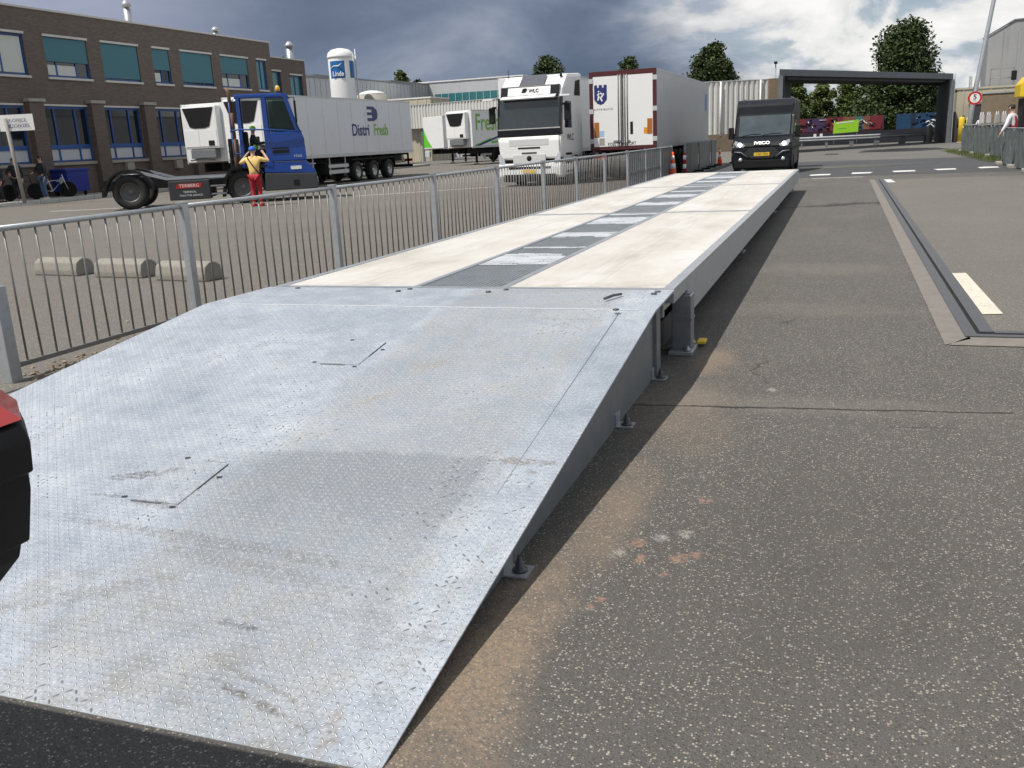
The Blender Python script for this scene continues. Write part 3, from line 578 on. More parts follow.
# boarded part of the railing: wide flat uprights
bf = thing('railing', 'railing section with wide flat steel boards just before the traffic cones', 'railing', (FX, 26.2, 0))
for y in (0, 2.5, 5.0, 7.2):
    MB().box((-.035, y - .04, 0), (.035, y + .04, FH + .03), .006).build('post', 'galv', bf)
for a, b in ((0, 2.5), (2.5, 5), (5, 7.2)):
    MB().tube([(0, a + .03, FH), (0, b - .03, FH)], .022, 8).build('top_rail', 'galv', bf)
    y = a + .12
    while y < b - .15:
        wd = .16 if a < 5 else .34
        MB().box((-.012, y, .08), (.012, y + wd, FH - .03)).build('board', 'sheet_steel', bf); y += wd + (.14 if a < 5 else .03)
    MB().box((-.02, a + .04, .5), (.0, b - .04, .56)).build('mid_rail', 'galv', bf)
sb = thing('sheet_barrier', 'row of plain grey steel sheets standing behind the two traffic cones', 'barrier', (FX, 36.2, 0))
for i in range(5):
    k = MB(); y = i * 1.95; k.box((-.02 - .04 * (i % 2), y, .03), (.01 - .04 * (i % 2), y + 1.9, 1.2), .004); pn = k.build('sheet', 'sheet_steel', sb)
    k = MB(); k.box((.012 - .04 * (i % 2), y, .0), (.05 - .04 * (i % 2), y + .06, 1.23)); k.box((.012 - .04 * (i % 2), y + .06, 1.17), (.04 - .04 * (i % 2), y + 1.9, 1.22)); k.build('edge_frame', 'galv', pn)
    MB().box((-.3, y + .85, 0), (.35, y + 1.05, .08), .01).build('foot', 'black', sb)

# concrete wheel stops in the yard
lab = ['left of three rounded concrete wheel stops behind the railing', 'middle of three rounded concrete wheel stops behind the railing', 'right of three rounded concrete wheel stops, nearest the second railing post']
ws = None
for i, (x, y, a) in enumerate(((-10.6, 10.3, -.1), (-9.32, 10.12, -.08), (-8.05, 9.85, -.12))):
    if ws is None:
        k = MB(); L, hh, dd = .44, .25, .16
        prof = [(-dd, 0), (-dd * 1.02, .08), (-dd * .85, .19), (-dd * .45, hh - .02), (0, hh), (dd * .45, hh - .02), (dd * .85, .19), (dd * 1.02, .08), (dd, 0)]
        k.prism([(p[0], p[1]) for p in prof], 'x', -L, L, .02)
        ws = tag(k.build('wheel_stop', 'log_concrete'), lab[0], 'wheel stop', 'concrete wheel stops in the yard'); o = ws
    else:
        o = ws.copy(); C.objects.link(o); o['label'] = lab[i]
    o.location = (x, y, .004); o.rotation_euler = (0, 0, a)

# ------------------------------------------------------------------ cones and posts
def cone(loc, h, label, rot=0):
    t = thing('traffic_cone', label, 'cone', loc, rot, 'traffic cones by the barrier')
    s = h / .9
    MB().box((-.19 * s, -.19 * s, 0), (.19 * s, .19 * s, .04 * s), .01).build('base', 'orange', t)
    r = lambda z: (.145 - .115 * z / h) 
    def seg(z0, z1, m, nm, e=0): MB().lathe([(r(z0) * s + e, z0), (r(z1) * s + e, z1)], 20).build(nm, m, t)
    k = MB(); k.lathe([(r(z) * s, z) for z in (.04 * s, h * .3, h * .6, h * .97)] + [(.012, h)], 20); k.build('cone_body', 'orange', t)
    seg(h * .40, h * .58, 'white_clean', 'reflective_band', .003); seg(h * .72, h * .86, 'white_clean', 'reflective_band', .003)
    return t
cone((-5.62, 32.9, .004), .95, 'orange traffic cone with two white bands at the gap in the railing')
cone((-5.75, 47.2, .004), .80, 'smaller orange cone beyond the grey steel sheets beside the van')
t = thing('marker_post', 'dark red marker post with white bands right behind the nearer cone', 'marker post', (-5.48, 34.6, .004))
MB().lathe([(.17, 0), (.17, .05), (.07, .07), (.065, .09)], 16).build('base', 'black', t)
k = MB(); k.lathe([(.065, .08), (.055, .85), (.02, .87)], 16); k.build('post', 'cloth_red', t)
for z in (.3, .62): MB().lathe([(.069 - z * .012, z), (.068 - z * .012, z + .16)], 16).build('reflective_band', 'white_clean', t)
t = thing('marker_post', 'grey and black marker post standing beside the smaller far cone', 'marker post', (-5.2, 47.9, .004))
MB().lathe([(.17, 0), (.17, .05), (.07, .07), (.065, .09)], 16).build('base', 'black', t); MB().lathe([(.06, .08), (.05, .95), (.02, .97)], 16).build('post', 'maroon', t)
for z in (.3, .62): MB().lathe([(.066 - z * .012, z), (.065 - z * .012, z + .16)], 16).build('reflective_band', 'white_clean', t)
# ------------------------------------------------------------------ people
def skinned(name, verts, edges, radii, m, parent, root=0, sub=2):
    me = bpy.data.meshes.new(name + '_cage'); me.from_pydata([tuple(v) for v in verts], edges, [])
    o = bpy.data.objects.new(name, me); C.objects.link(o)
    sk = o.modifiers.new('skin', 'SKIN'); sk.use_smooth_shade = True; su = o.modifiers.new('sub', 'SUBSURF'); su.levels = sub; su.render_levels = sub
    for i, r_ in enumerate(radii):
        s = me.skin_vertices[0].data[i]; s.radius = (r_, r_) if not isinstance(r_, tuple) else r_; s.use_root = (i == root)
    bpy.context.view_layer.update()
    nm = bpy.data.meshes.new_from_object(o.evaluated_get(bpy.context.evaluated_depsgraph_get()))
    o.modifiers.clear(); o.data = nm; bpy.data.meshes.remove(me); nm.name = name
    nm.materials.clear(); nm.materials.append(MATS[m]); o.parent = parent
    for f in nm.polygons: f.use_smooth = True
    return o
class Chain:
    def __init__(s): s.v = []; s.e = []; s.r = []
    def a(s, p, r, prev=None):
        s.v.append(Vector(p)); s.r.append(r); i = len(s.v) - 1
        if prev is not None: s.e.append((prev, i))
        return i
def person(label, loc, rotz, arms, lean=0., h=1.76, shirt='cloth_dark', trouser='jean', shoe='shoe', cap=None, hair=True, long_sleeve=True, knees=((0, .03), (0, .03)), seated=False, headturn=0., group=None, vest=None, strap=False, stance=.10, facing_down=0.):
    """faces local +Y.  arms: ((elbow, wrist), (elbow, wrist)) as offsets from the left (+X is the person's right) and right shoulder"""
    t = thing('person', label, 'person', loc, rotz, group); s = h / 1.76
    B = Chain(); V = lambda x, y, z: Vector((x, y + lean * max(0, z - .9), z)) * s
    pel = B.a(V(0, 0, .93), .135 * s); wai = B.a(V(0, .0, 1.10), .118 * s, pel); che = B.a(V(0, .0, 1.30), .135 * s, wai); nek = B.a(V(0, -.01, 1.47), .062 * s, che)
    nk2 = B.a(V(0, .005, 1.53), .056 * s, nek); hd = B.a(V(0, .02 + facing_down, 1.62), .088 * s, nk2); B.a(V(0, .01 + facing_down, 1.69), .082 * s, hd)
    sh = {}; parts = {}
    for k, sx in ((0, -1), (1, 1)):
        S = V(.185 * sx, -.01, 1.40); i = B.a(S, .062 * s, che); E = S + Vector(arms[k][0]) * s; W = S + Vector(arms[k][1]) * s
        j = B.a((S + E) / 2, .05 * s, i); j = B.a(E, .042 * s, j); j = B.a((E + W) / 2, .038 * s, j); wv = B.a(W, .027 * s, j)
        dr = (W - E).normalized(); sd = dr.cross(Vector((0, 0, 1))); sd = sd.normalized() if sd.length > .1 else Vector((1, 0, 0)); pm = B.a(W + dr * .05 * s, .034 * s, wv)
        for q, L in ((-1.5, .075), (-.5, .088), (.5, .084), (1.5, .066)):
            f1 = B.a(W + dr * .095 * s + sd * q * .017 * s, .0095 * s, pm); B.a(W + dr * (.095 + L * .9) * s + sd * q * .018 * s + Vector((0, 0, -.018)) * s, .0075 * s, f1)
        th = B.a(W + dr * .05 * s + sd * -.045 * s, .010 * s, wv); B.a(W + dr * .09 * s + sd * -.062 * s, .008 * s, th)
        sh[k] = (S, E, W)
    leg = {}
    for k, sx in ((0, -1), (1, 1)):
        H = V(.095 * sx, 0, .88)
        if seated: K = H + Vector((.02 * sx, .43, .02)) * s; A = K + Vector((0, .05, -.44)) * s
        else: K = Vector((stance * sx + knees[k][0], knees[k][1] + .02, .48)) * s; A = Vector((stance * 1.15 * sx + knees[k][0], knees[k][1] * .2 - .02, .085)) * s
        i = B.a(H, .088 * s, pel); j = B.a((H * .5 + K * .5), .076 * s, i); j = B.a(K, .055 * s, j); j = B.a(K * .6 + A * .4, .052 * s, j); j = B.a(A, .036 * s, j)
        j = B.a(A + Vector((0, .06, -.045)) * s, .036 * s, j); B.a(A + Vector((.01 * sx, .17, -.055)) * s, .028 * s, j)
        leg[k] = (H, K, A)
    body = skinned('body', B.v, B.e, B.r, 'skin', t, 0)
    hc = V(0, .02 + facing_down, 1.64)
    k = MB(); k.lathe([(.0, .03 * s), (.012 * s, .018 * s), (.016 * s, 0), (.0, -.004 * s)], 8, 'y', hc + Vector((0, .085, -.015)) * s); k.build('nose', 'skin', body)
    for sx in (-1, 1):
        k = MB(); k.lathe([(0, .012 * s), (.011 * s, .006 * s), (.013 * s, -.004 * s), (0, -.01 * s)], 8, 'y', hc + Vector((.034 * sx, .079, .018)) * s); k.build('eye', 'hair', body)
        k = MB(); k.obox(hc + Vector((.093 * sx, -.005, .0)) * s, (.02 * s, .045 * s, .07 * s), (0, 0, 0), .008); k.build('ear', 'skin', body)
    k = MB(); k.obox(hc + Vector((0, .086, -.058)) * s, (.05 * s, .012 * s, .012 * s), (0, 0, 0), .004); k.build('mouth', 'cloth_red', body)
    # clothes follow the same joints a little wider
    Q = Chain(); c0 = Q.a(V(0, 0, .90), (.165 * s, .135 * s)); c1 = Q.a(V(0, 0, 1.10), (.15 * s, .135 * s), c0); c2 = Q.a(V(0, 0, 1.30), (.165 * s, .145 * s), c1); Q.a(V(0, -.005, 1.455), .085 * s, c2)
    for kk, sx in ((0, -1), (1, 1)):
        S, E, W = sh[kk]; i = Q.a(S, .078 * s, c2)
        if long_sleeve: j = Q.a((S + E) / 2, .066 * s, i); j = Q.a(E, .056 * s, j); Q.a(E + (W - E) * .93, .042 * s, j)
        else: j = Q.a(S + (E - S) * .4, .07 * s, i); Q.a(S + (E - S) * .85, .062 * s, j)
    skinned('jacket' if long_sleeve else 'shirt', Q.v, Q.e, Q.r, shirt, t, 0)
    if vest:
        Q = Chain(); c0 = Q.a(V(0, 0, .92), (.172 * s, .145 * s)); c1 = Q.a(V(0, 0, 1.12), (.16 * s, .148 * s), c0); c2 = Q.a(V(0, 0, 1.32), (.175 * s, .155 * s), c1); Q.a(V(0, -.005, 1.43), .10 * s, c2)
        skinned('vest', Q.v, Q.e, Q.r, vest, t, 0)
    Q = Chain(); p0 = Q.a(V(0, 0, .95), (.158 * s, .132 * s))
    for kk in (0, 1):
        H, K, A = leg[kk]; i = Q.a(H - Vector((0, 0, .02)), .108 * s, p0); j = Q.a((H + K) / 2, .094 * s, i); j = Q.a(K, .072 * s, j); Q.a(K + (A - K) * .93, .06 * s, j)
    skinned('trousers', Q.v, Q.e, Q.r, trouser, t, 0)
    for kk in (0, 1):
        A = leg[kk][2]; k = MB(); k.obox(A + Vector((0, .07, -.048)) * s, (.095 * s, .28 * s, .075 * s), (0, 0, 0), .025); k.build('shoe', shoe, t)
    top = V(0, .012 + facing_down, 1.655)
    if cap:
        k = MB(); k.lathe([(.108 * s, -.02 * s), (.112 * s, .02 * s), (.095 * s, .075 * s), (.05 * s, .108 * s), (.0, .115 * s)], 18, 'z', top); k.obox(top + Vector((0, .13, -.008)) * s, (.16 * s, .12 * s, .014 * s), (-.1, 0, 0), .005); k.build('cap', cap, t)
    elif hair:
        k = MB(); k.lathe([(.092 * s, -.05 * s), (.103 * s, .0), (.098 * s, .05 * s), (.06 * s, .093 * s), (.0, .105 * s)], 18, 'z', top + Vector((0, -.022, .0)) * s); k.build('hair', 'hair', t)
    if strap:
        pts = [V(-.155, -.02, 1.455), V(-.12, -.13, 1.40), V(-.02, -.165, 1.26), V(.09, -.155, 1.10), V(.18, -.08, .95), V(.19, .02, .93)]
        MB().tube(pts, .018 * s, 6).build('bag_strap', 'black', t)
    return t
DOWN = lambda o=.08, f=.05: ((o, f * .3, -.28), (o * 1.1, f + .06, -.52))
def armset(l, r): return (((-l[0][0], l[0][1], l[0][2]), (-l[1][0], l[1][1], l[1][2])), r)

# ------------------------------------------------------------------ lettering block helper
def box_body(k, x0, x1, y0, y1, z0, z1, bev=.03): k.box((x0, y0, z0), (x1, y1, z1), bev)

# ------------------------------------------------------------------ articulated trailers (local +X points to the front)
def trailer(label, loc, rotz, L=13.6, z0=1.32, z1=4.0, W=2.55, body='white_reefer', skirt=True, wheels=(2.9, 4.2, 5.5), legs=True, group='articulated trailers in the yard', reefer=True, rimm='rim_grey', ribs=0.):
    """origin at the rear, on the ground, in the middle of the width"""
    t = thing('semi_trailer', label, 'trailer', loc, rotz, group); h = W / 2
    k = MB(); k.box((.02, -h, z0), (L, h, z1), .025); b = k.build('body', body, t)
    k = MB()
    for yy in (-h, h):
        s = 1 if yy > 0 else -1
        k.box((0, yy - (.06 if s > 0 else .004), z0 - .06), (L, yy + (.004 if s > 0 else .06), z0 + .09)); k.box((.0, yy - (.05 if s > 0 else .006), z1 - .07), (L, yy + (.006 if s > 0 else .05), z1 + .012))
        if ribs:
            q = ribs
            while q < L - .2: k.box((q, yy - (.0 if s > 0 else .005), z0 + .1), (q + .012, yy + (.005 if s > 0 else .0), z1 - .08)); q += ribs
    k.build('edge_rail', 'trailer_grey', b)
    k = MB(); 
    for yy in (-.5, .5): k.box((.1, yy - .06, .85), (L - .3, yy + .06, z0 - .07))
    for q in range(9): k.box((.6 + q * 1.45, -h + .1, z0 - .16), (.7 + q * 1.45, h - .1, z0 - .065))
    k.build('chassis', 'black', t)
    for xw in wheels:
        for s in (-1, 1): wheel(t, (xw, s * (h - .22), .50), .50, .40, rimm)
        MB().tube([(xw, -h + .4, .5), (xw, h - .4, .5)], .07, 8).build('axle', 'black', t)
    for s in (-1, 1):
        k = MB(); k.box((wheels[0] - .62, s * (h - .22) - .21, 1.06), (wheels[-1] + .62, s * (h - .22) + .21, 1.10), .01)
        k.box((wheels[0] - .66, s * (h - .22) - .2, .55), (wheels[0] - .63, s * (h - .22) + .2, 1.05)); k.build('mudguard', 'black', t)
        if skirt:
            k = MB(); k.box((wheels[-1] + .9, s * (h - .08) - .012, .48), (L - 4.3, s * (h - .08) + .012, .66), .004); k.box((wheels[-1] + .9, s * (h - .08) - .012, .76), (L - 4.3, s * (h - .08) + .012, .92), .004)
            for q in range(3): k.box((wheels[-1] + 1.1 + q * 1.5, s * (h - .12) - .02, .45), (wheels[-1] + 1.16 + q * 1.5, s * (h - .12) + .02, z0 - .07))
            k.build('side_guard', 'trailer_grey', t)
            k = MB(); k.box((wheels[-1] + 1.0, s * .75 - .35, .45), (wheels[-1] + 2.9, s * .75 + .35, .98), .03); k.build('pallet_box', 'black', t)
        if legs:
            k = MB(); k.box((L - 2.9, s * .85 - .06, .1), (L - 2.76, s * .85 + .06, z0 - .07)); k.box((L - 3.0, s * .85 - .14, .0), (L - 2.66, s * .85 + .14, .05)); k.build('landing_leg', 'black', t)
    k = MB(); k.box((-.04, -h + .1, .48), (.08, h - .1, .62), .01); k.box((.0, -h + .3, .6), (.06, -h + .4, z0)); k.box((.0, h - .4, .6), (.06, h - .3, z0)); k.build('rear_bumper', 'black', t)
    for s in (-1, 1): MB().box((-.06, s * (h - .35) - .24, .78), (.02, s * (h - .35) + .24, .93), .01).build('tail_lamp', 'red_lamp', t)
    if reefer:
        k = MB(); k.box((L, -.98, z0 + .62), (L + .42, .98, z1 - .12), .07); k.box((L + .421, -.98 + .06, z0 + .72), (L + .435, -.1, z1 - 1.2), .004); k.box((L + .421, -.08, z0 + .72), (L + .435, .9, z1 - 1.2), .004); u = k.build('cooling_unit', 'white_clean', t)
        k = MB(); k.prism([(-.86, z1 - .2), (.86, z1 - .2), (.55, z1 - 1.05), (.3, z1 - 1.12), (-.3, z1 - 1.12), (-.55, z1 - 1.05)], 'x', L + .41, L + .445); k.build('grille', 'black', u)
        k = MB(); k.box((L + .436, .42, z0 + .75), (L + .45, .75, z0 + .98), .004); k.build('control_panel', 'black', u)
        k = MB(); k.box((L + .02, -.7, z0 + .18), (L + .4, .7, z0 + .6), .04); k.tube([(L + .2, -.9, z0 + .1), (L + .3, -.2, z0 + .15), (L + .25, .5, z0 + .1)], .04, 6); k.build('fuel_tank', 'galv_dark', t)
    return t, b

# ---- white trailer with blue and green lettering, its rear towards the far side
HA = -math.pi / 2                                                  # front towards -Y
tA, bA = trailer('long white refrigerated trailer lettered in blue and green behind the blue yard tractor', (-24.27, 48.5, 0), HA, rimm='rim_silver', ribs=1.36, wheels=(3.0, 4.75, 6.5), body='trailer_side')
PX = 1.285                                                         # the side that faces the camera is local +Y (world +X)
TR = (R(90), 0, R(180))
def side_text(name, s, size, m, x, z, par, sx=1., bold=0., y=PX): return text(name, s, size, m, par, (x, y, z), TR, .004, 'CENTER', sx, bold)
side_text('lettering', 'Distri', .80, 'navy', 5.98, 2.48, tA, 1.0, .014); side_text('lettering', 'Fresh', .80, 'letter_green', 3.78, 2.48, tA, .92, .014)
k = MB(); q = 4.75; k.prism([(q + .42, 3.66), (q - .28, 3.66), (q - .62, 3.50), (q - .72, 3.28), (q - .62, 3.06), (q - .28, 2.94), (q + .42, 2.94), (q + .42, 3.09), (q - .1, 3.09), (q - .1, 3.23), (q + .42, 3.23), (q + .42, 3.37), (q - .1, 3.37), (q - .1, 3.51), (q + .42, 3.51)], 'y', PX - .004, PX + .006); k.build('emblem', 'navy', tA)

# ---- second reefer trailer further left, cooling unit towards the camera
tB, bB = trailer('white reefer trailer showing its cooling unit and black grille beside the brick building', (-28.6, 51.2, 0), HA, body='white_reefer')

# ---- green lettered trailers farther back
tC, bC = trailer('white trailer with big green lettering on its side, parked behind the white truck cab', (-22.95, 78.9, 0), R(-109), L=13.6, group='articulated trailers in the yard')
PY2 = 1.285
text('lettering', 'Fresh', 1.7, 'letter_green', tC, (11.75, PY2, 3.05), TR, .004, 'CENTER', .78, .02)
k = MB(); k.prism([(13.3, 1.42), (12.7, 1.42), (9.4, 2.22), (9.4, 2.36)], 'y', PY2, PY2 + .006); k.build('stripe', 'navy', tC)
k = MB(); k.prism([(13.5, 1.42), (13.35, 1.42), (11.6, 1.80), (11.5, 1.95)], 'y', PY2, PY2 + .005); k.prism([(11.4, 1.52), (9.6, 1.72), (9.6, 1.88), (11.4, 1.68)], 'y', PY2, PY2 + .005); k.build('stripe', 'green', tC)
tD, bD = trailer('white trailer with a green swoosh on its corner, between two lettered trailers', (-27.3, 86.2, 0), R(-115), L=13.6, reefer=False, z1=3.95)
k = MB(); k.prism([(-1.27, 1.42), (-1.27, 3.1), (-1.1, 2.7), (-.75, 2.0), (-.2, 1.42)], 'x', 13.6, 13.606); k.build('stripe', 'green', tD)
MB().box((13.5, -1.15, .62), (13.7, -.55, 1.12), .05).build('tool_box', 'panel_white', tD)

# ---- trailer with the shield on its doors, rear towards the camera
tE, bE = trailer('refrigerated trailer with maroon rear frame and blue shield on its white doors', (-7.46, 33.3, 0), R(90), L=13.4, z0=1.16, z1=3.80, W=2.42, body='trailer_grey', reefer=True, ribs=.0)
h = 1.21
k = MB()
for a, b in (((-h, 1.10), (-h + .13, 3.81)), ((h - .13, 1.10), (h, 3.81))): k.box((-.035, a[0], a[1]), (.02, b[0], b[1]), .004)
k.box((-.034, -h + .13, 3.65), (.02, h - .13, 3.815), .004); k.box((-.034, -h + .13, 1.10), (.02, h - .13, 1.22), .004); k.build('rear_frame', 'maroon', tE)
for s in (-1, 1):
    k = MB(); k.box((-.028, min(s * .04, s * (h - .135)), 1.225), (.018, max(s * .04, s * (h - .135)), 3.645), .006); dr = k.build('door', 'white_clean', tE)
    for yy in (.07, .16): MB().tube([(-.045, s * yy, 1.2), (-.045, s * yy, 3.68)], .018, 8).build('lock_bar', 'galv_bar', dr)
    k = MB(); k.box((-.06, s * .12 - .05, 1.38), (-.03, s * .12 + .18 * s + .05, 1.43)); k.build('handle', 'galv_dark', dr)
    for zz in (1.35, 2.38, 3.42): MB().box((-.05, s * (h - .06) - .08, zz), (-.036, s * (h - .06) + .08, zz + .16), .004).build('hinge', 'trailer_grey', dr)
    MB().box((-.033, s * (h - .245) - .09, 1.55 + (.05 if s < 0 else 0)), (-.0285, s * (h - .245) + .09, 2.08 + (.05 if s < 0 else 0))).build('warning_board', 'orange_board', dr)
MB().box((-.042, -.012, 1.25), (-.03, 0.012, 3.63)).build('door_seal', 'black', tE)
RT = (R(90), 0, R(-90))                                             # reads from behind (local -X)
k = MB(); cy, cz = .80, 3.02; k.prism([(cy + .23, cz + .34), (cy + .12, cz + .34), (cy + .12, cz + .25), (cy + .06, cz + .25), (cy + .06, cz + .34), (cy - .06, cz + .34), (cy - .06, cz + .25), (cy - .12, cz + .25), (cy - .12, cz + .34), (cy - .23, cz + .34), (cy - .23, cz - .16), (cy - .12, cz - .29), (cy, cz - .34), (cy + .12, cz - .29), (cy + .23, cz - .16)], 'x', -.034, -.028); sh_ = k.build('emblem', 'navy', tE)
k = MB()
for a, b, c_ in ((-.07, -.02, .6), (.06, .05, .6), (-.02, -.14, -.5), (.08, -.1, .2), (.02, .08, -.9)): k.obox((-.036, cy + a, cz + b), (.004, .055, .17), (c_, 0, 0))
k.build('emblem_figure', 'white_clean', sh_)
text('lettering', 'D I S T R I B U T I E', .085, 'black', tE, (-.0345, .72, 2.52), RT, .001); text('lettering', 'KOELTRANSPORT', .16, 'black', tE, (-.0345, .05, 1.30), RT, .001, 'CENTER', .8); 
k = MB(); k.box((-.033, -.36, 1.62), (-.0285, -.26, 2.05)); k.build('sticker', 'black', tE)
k = MB(); k.box((-.033, -.75, 1.62), (-.0285, -.93 + .05, 1.83)); k.build('sticker', 'amber', tE)
k = MB(); k.box((-.033, .70, 1.58), (-.0285, .88, 1.78)); k.build('sticker', mat('pale_blue', (.35, .52, .72), .4), tE)
k = MB(); k.box((-.033, .68, 1.27), (-.0285, .88, 1.52)); k.build('sticker', 'concrete', tE)
MB().box((12.2, -h - .006, 2.55), (12.75, -h - .001, 3.3)).build('sticker', mat('mid_blue', (.10, .25, .5), .4), tE)

# ------------------------------------------------------------------ white truck, cab towards the camera
tv = thing('truck', 'white long-haul truck cab facing the camera with a dark windscreen and amber-less roof', 'truck', (-10.42, 31.5, 0), R(-94))
tv['label'] = 'white long haul truck with dark windscreen facing the camera behind the railing'
cw = 1.19
k = MB(); k.prism([(-2.35, .95), (0, .95), (.02, 1.6), (-.02, 2.0), (-.16, 2.95), (-.28, 3.25), (-.85, 3.78), (-2.35, 3.86)], 'y', -cw, cw, .12); cabv = k.build('cab', 'white_clean', tv)
k = MB(); k.prism([(-.0, 1.88), (.03, 1.98), (-.13, 2.98), (-.17, 2.98)], 'y', -cw + .05, cw - .05, .01); k.build('windscreen', 'windscreen_glass', tv)
k = MB(); k.prism([(-.15, 1.97), (.012, 1.97), (-.15, 2.96), (-.3, 2.96)], 'y', -cw + .1, cw - .1); k.build('cab_interior', 'dark_glass', tv)
k = MB(); k.prism([(-.2, 1.74), (.045, 1.72), (.055, 1.95), (.02, 2.0), (-.15, 2.0)], 'y', -cw - .004, cw + .004, .015); k.build('windscreen_surround', 'black_gloss', tv)
k = MB()
for s in (-1, 1): k.prism([(.03, 1.98), (-.13, 3.05), (-.32, 3.05), (-.16, 1.98)], 'y', s * cw - (.05 if s > 0 else .005), s * cw + (.005 if s > 0 else .05))
k.build('pillar', 'black_gloss', cabv)
k = MB(); k.prism([(-.14, 3.02), (-.12, 3.03), (-.21, 3.42), (-.42, 3.42)], 'y', -cw + .10, cw - .10, .03); k.build('sign_surround', 'black_gloss', cabv)
k = MB(); k.prism([(-.12, 3.10), (-.105, 3.10), (-.185, 3.37), (-.2, 3.37)], 'y', -.80, .80); sg_ = k.build('roof_sign', 'white_clean', tv)
text('lettering', 'WLC', .17, 'black', sg_, (-.132, .18, 3.235), (R(90 - 17), 0, R(90)), .002, 'CENTER', 1., .004)
k = MB(); k.prism([(-.30, 3.14), (-.14, 3.14), (-.06, 3.33), (-.22, 3.33)], 'x', -.140, -.128); o = k.build('emblem', 'black', sg_)
k = MB(); k.prism([(.07, 2.96), (.09, 3.0), (-.12, 3.09), (-.14, 3.05)], 'y', -1.02, 1.02, .006); k.build('sun_visor', 'white_clean', tv)
MB().prism([(-.35, 3.42), (-.79, 3.80), (-.80, 3.79), (-.36, 3.41)], 'y', -.46, .46).build('roof_hatch', 'solar', tv)
# lower front: grille panel, lamps, bumper
k = MB(); k.prism([(-.05, .92), (.06, .98), (.075, 1.55), (.03, 1.72), (-.05, 1.72)], 'y', -cw + .06, cw - .06, .03); k.build('front_panel', 'white_clean', tv)
k = MB(); k.box((.05, -.75, 1.40), (.078, .75, 1.62), .006); 
k.build('upper_grille', mat('grille_grey', (.56, .56, .56), .5, 0, .1, 20), tv)
MB().box((.06, -.42, 1.295), (.081, .42, 1.345), .004).build('grille_slot', 'black', tv)
k = MB(); k.box((.05, -.62, .78), (.085, .62, 1.10), .02); k.build('lower_grille', 'grille_grey', tv)
MB().lathe([(0, .10), (.075, .098), (.095, .085), (.095, .06)], 20, 'x', (0, 0, .96)).build('emblem', 'black', tv)
MB().box((.06, -.28, 1.13), (.088, .28, 1.17), .004).build('grille_slot', 'black', tv)
for s in (-1, 1):
    k = MB(); k.prism([(s * .92, .70), (s * 1.16, .82), (s * 1.19, 1.12), (s * 1.08, 1.12), (s * .96, .92)], 'x', .03, .075, .008); k.build('headlight', 'lamp_glass', tv)
k = MB(); k.prism([(-.35, .28), (.02, .28), (.09, .36), (.10, .66), (.07, .80), (-.35, .80)], 'y', -cw, cw, .04); k.build('bumper', 'white_clean', tv)
MB().box((.08, -.8, .60), (.106, .8, .68), .005).build('bumper_slot', 'black', tv)
k = MB(); k.box((.08, -1.0, .16), (.104, 1.0, .42), .02); k.build('lower_intake', 'black', tv)
k = MB(); k.box((.104, -.26, .46), (.109, .26, .57)); k.build('number_plate', 'plate_yellow', tv)
for s in (-1, 1):
    k = MB(); k.box((-.05, s * 1.27 - .02, 2.98), (.42 - .2, s * 1.62 if s > 0 else s * 1.27 + .02, 3.04), .01) if s > 0 else k.box((-.05, s * 1.62, 2.98), (.22, s * 1.27 + .02, 3.04), .01); k.build('mirror_arm', 'white_clean', tv)
    k = MB(); yy = s * 1.42; k.box((-.12, yy - .11, 2.2), (-.02, yy + .11, 2.75), .03); k.box((-.14, s * 1.25 - .02, 2.7), (-.05, yy, 2.78)); k.build('mirror', 'black', tv)
    k = MB(); k.prism([(-.40, 1.95), (-1.12, 1.95), (-1.12, 2.85), (-.52, 2.85)], 'y', s * cw - .004, s * cw + .006); k.build('side_window', 'dark_glass', tv)
    k = MB(); k.prism([(-1.45, 3.05), (-2.1, 3.05), (-2.1, 3.62), (-1.6, 3.55)], 'y', s * cw - .09, s * cw + .006, .01); k.build('side_panel', 'black', tv)
    k = MB(); 
    for q in range(3): k.box((-1.05, s * cw - .05, .42 + q * .3), (-.45, s * cw + .01, .5 + q * .3), .01)
    k.build('step', 'black', tv)
    k = MB(); k.prism([(-.35, .35), (-.42, 1.1), (-1.0, 1.1), (-1.0, .95), (-2.3, .95), (-2.3, .8), (-2.1, .4)], 'y', s * cw - .12, s * cw - .0); k.build('side_skirt', 'white_clean', tv)
    wheel(tv, (-1.55, s * 1.03, .51), .51, .34, 'rim_silver'); wheel(tv, (-5.1, s * .93, .51), .51, .55, 'rim_silver')
k = MB(); k.box((-6.0, -.45, .7), (-.3, -.3, .95)); k.box((-6.0, .3, .7), (-.3, .45, .95)); k.tube([(-1.55, -.9, .5), (-1.55, .9, .5)], .08); k.tube([(-5.1, -.7, .5), (-5.1, .7, .5)], .1); k.build('chassis', 'black', tv)
MB().box((-4.1, -1.2, .35), (-2.6, -.6, .9), .08).build('fuel_tank', 'galv', tv); MB().box((-4.1, .6, .35), (-2.6, 1.2, .9), .08).build('fuel_tank', 'galv', tv)
k = MB(); k.tube([(-.6, -.95, 3.7), (-.62, -.95, 4.02)], .012, 5); k.build('aerial', 'black', tv)
k = MB(); k.lathe([(.05, 0), (.05, .06), (.03, .1), (0, .11)], 10, 'z', (-.7, 1.0, 3.68)); k.build('roof_lamp', 'black', tv)
text('lettering', 'WLC', .32, 'black', tv, (-.95, cw + .006, 1.62), TR, .002, 'CENTER', 1.)
tF, bF = trailer('plain white box trailer coupled behind the white truck cab', (-11.3, 48.2, 0), R(-91), L=13.2, z0=1.1, z1=3.95, W=2.5, body='white_reefer', reefer=False, legs=False)

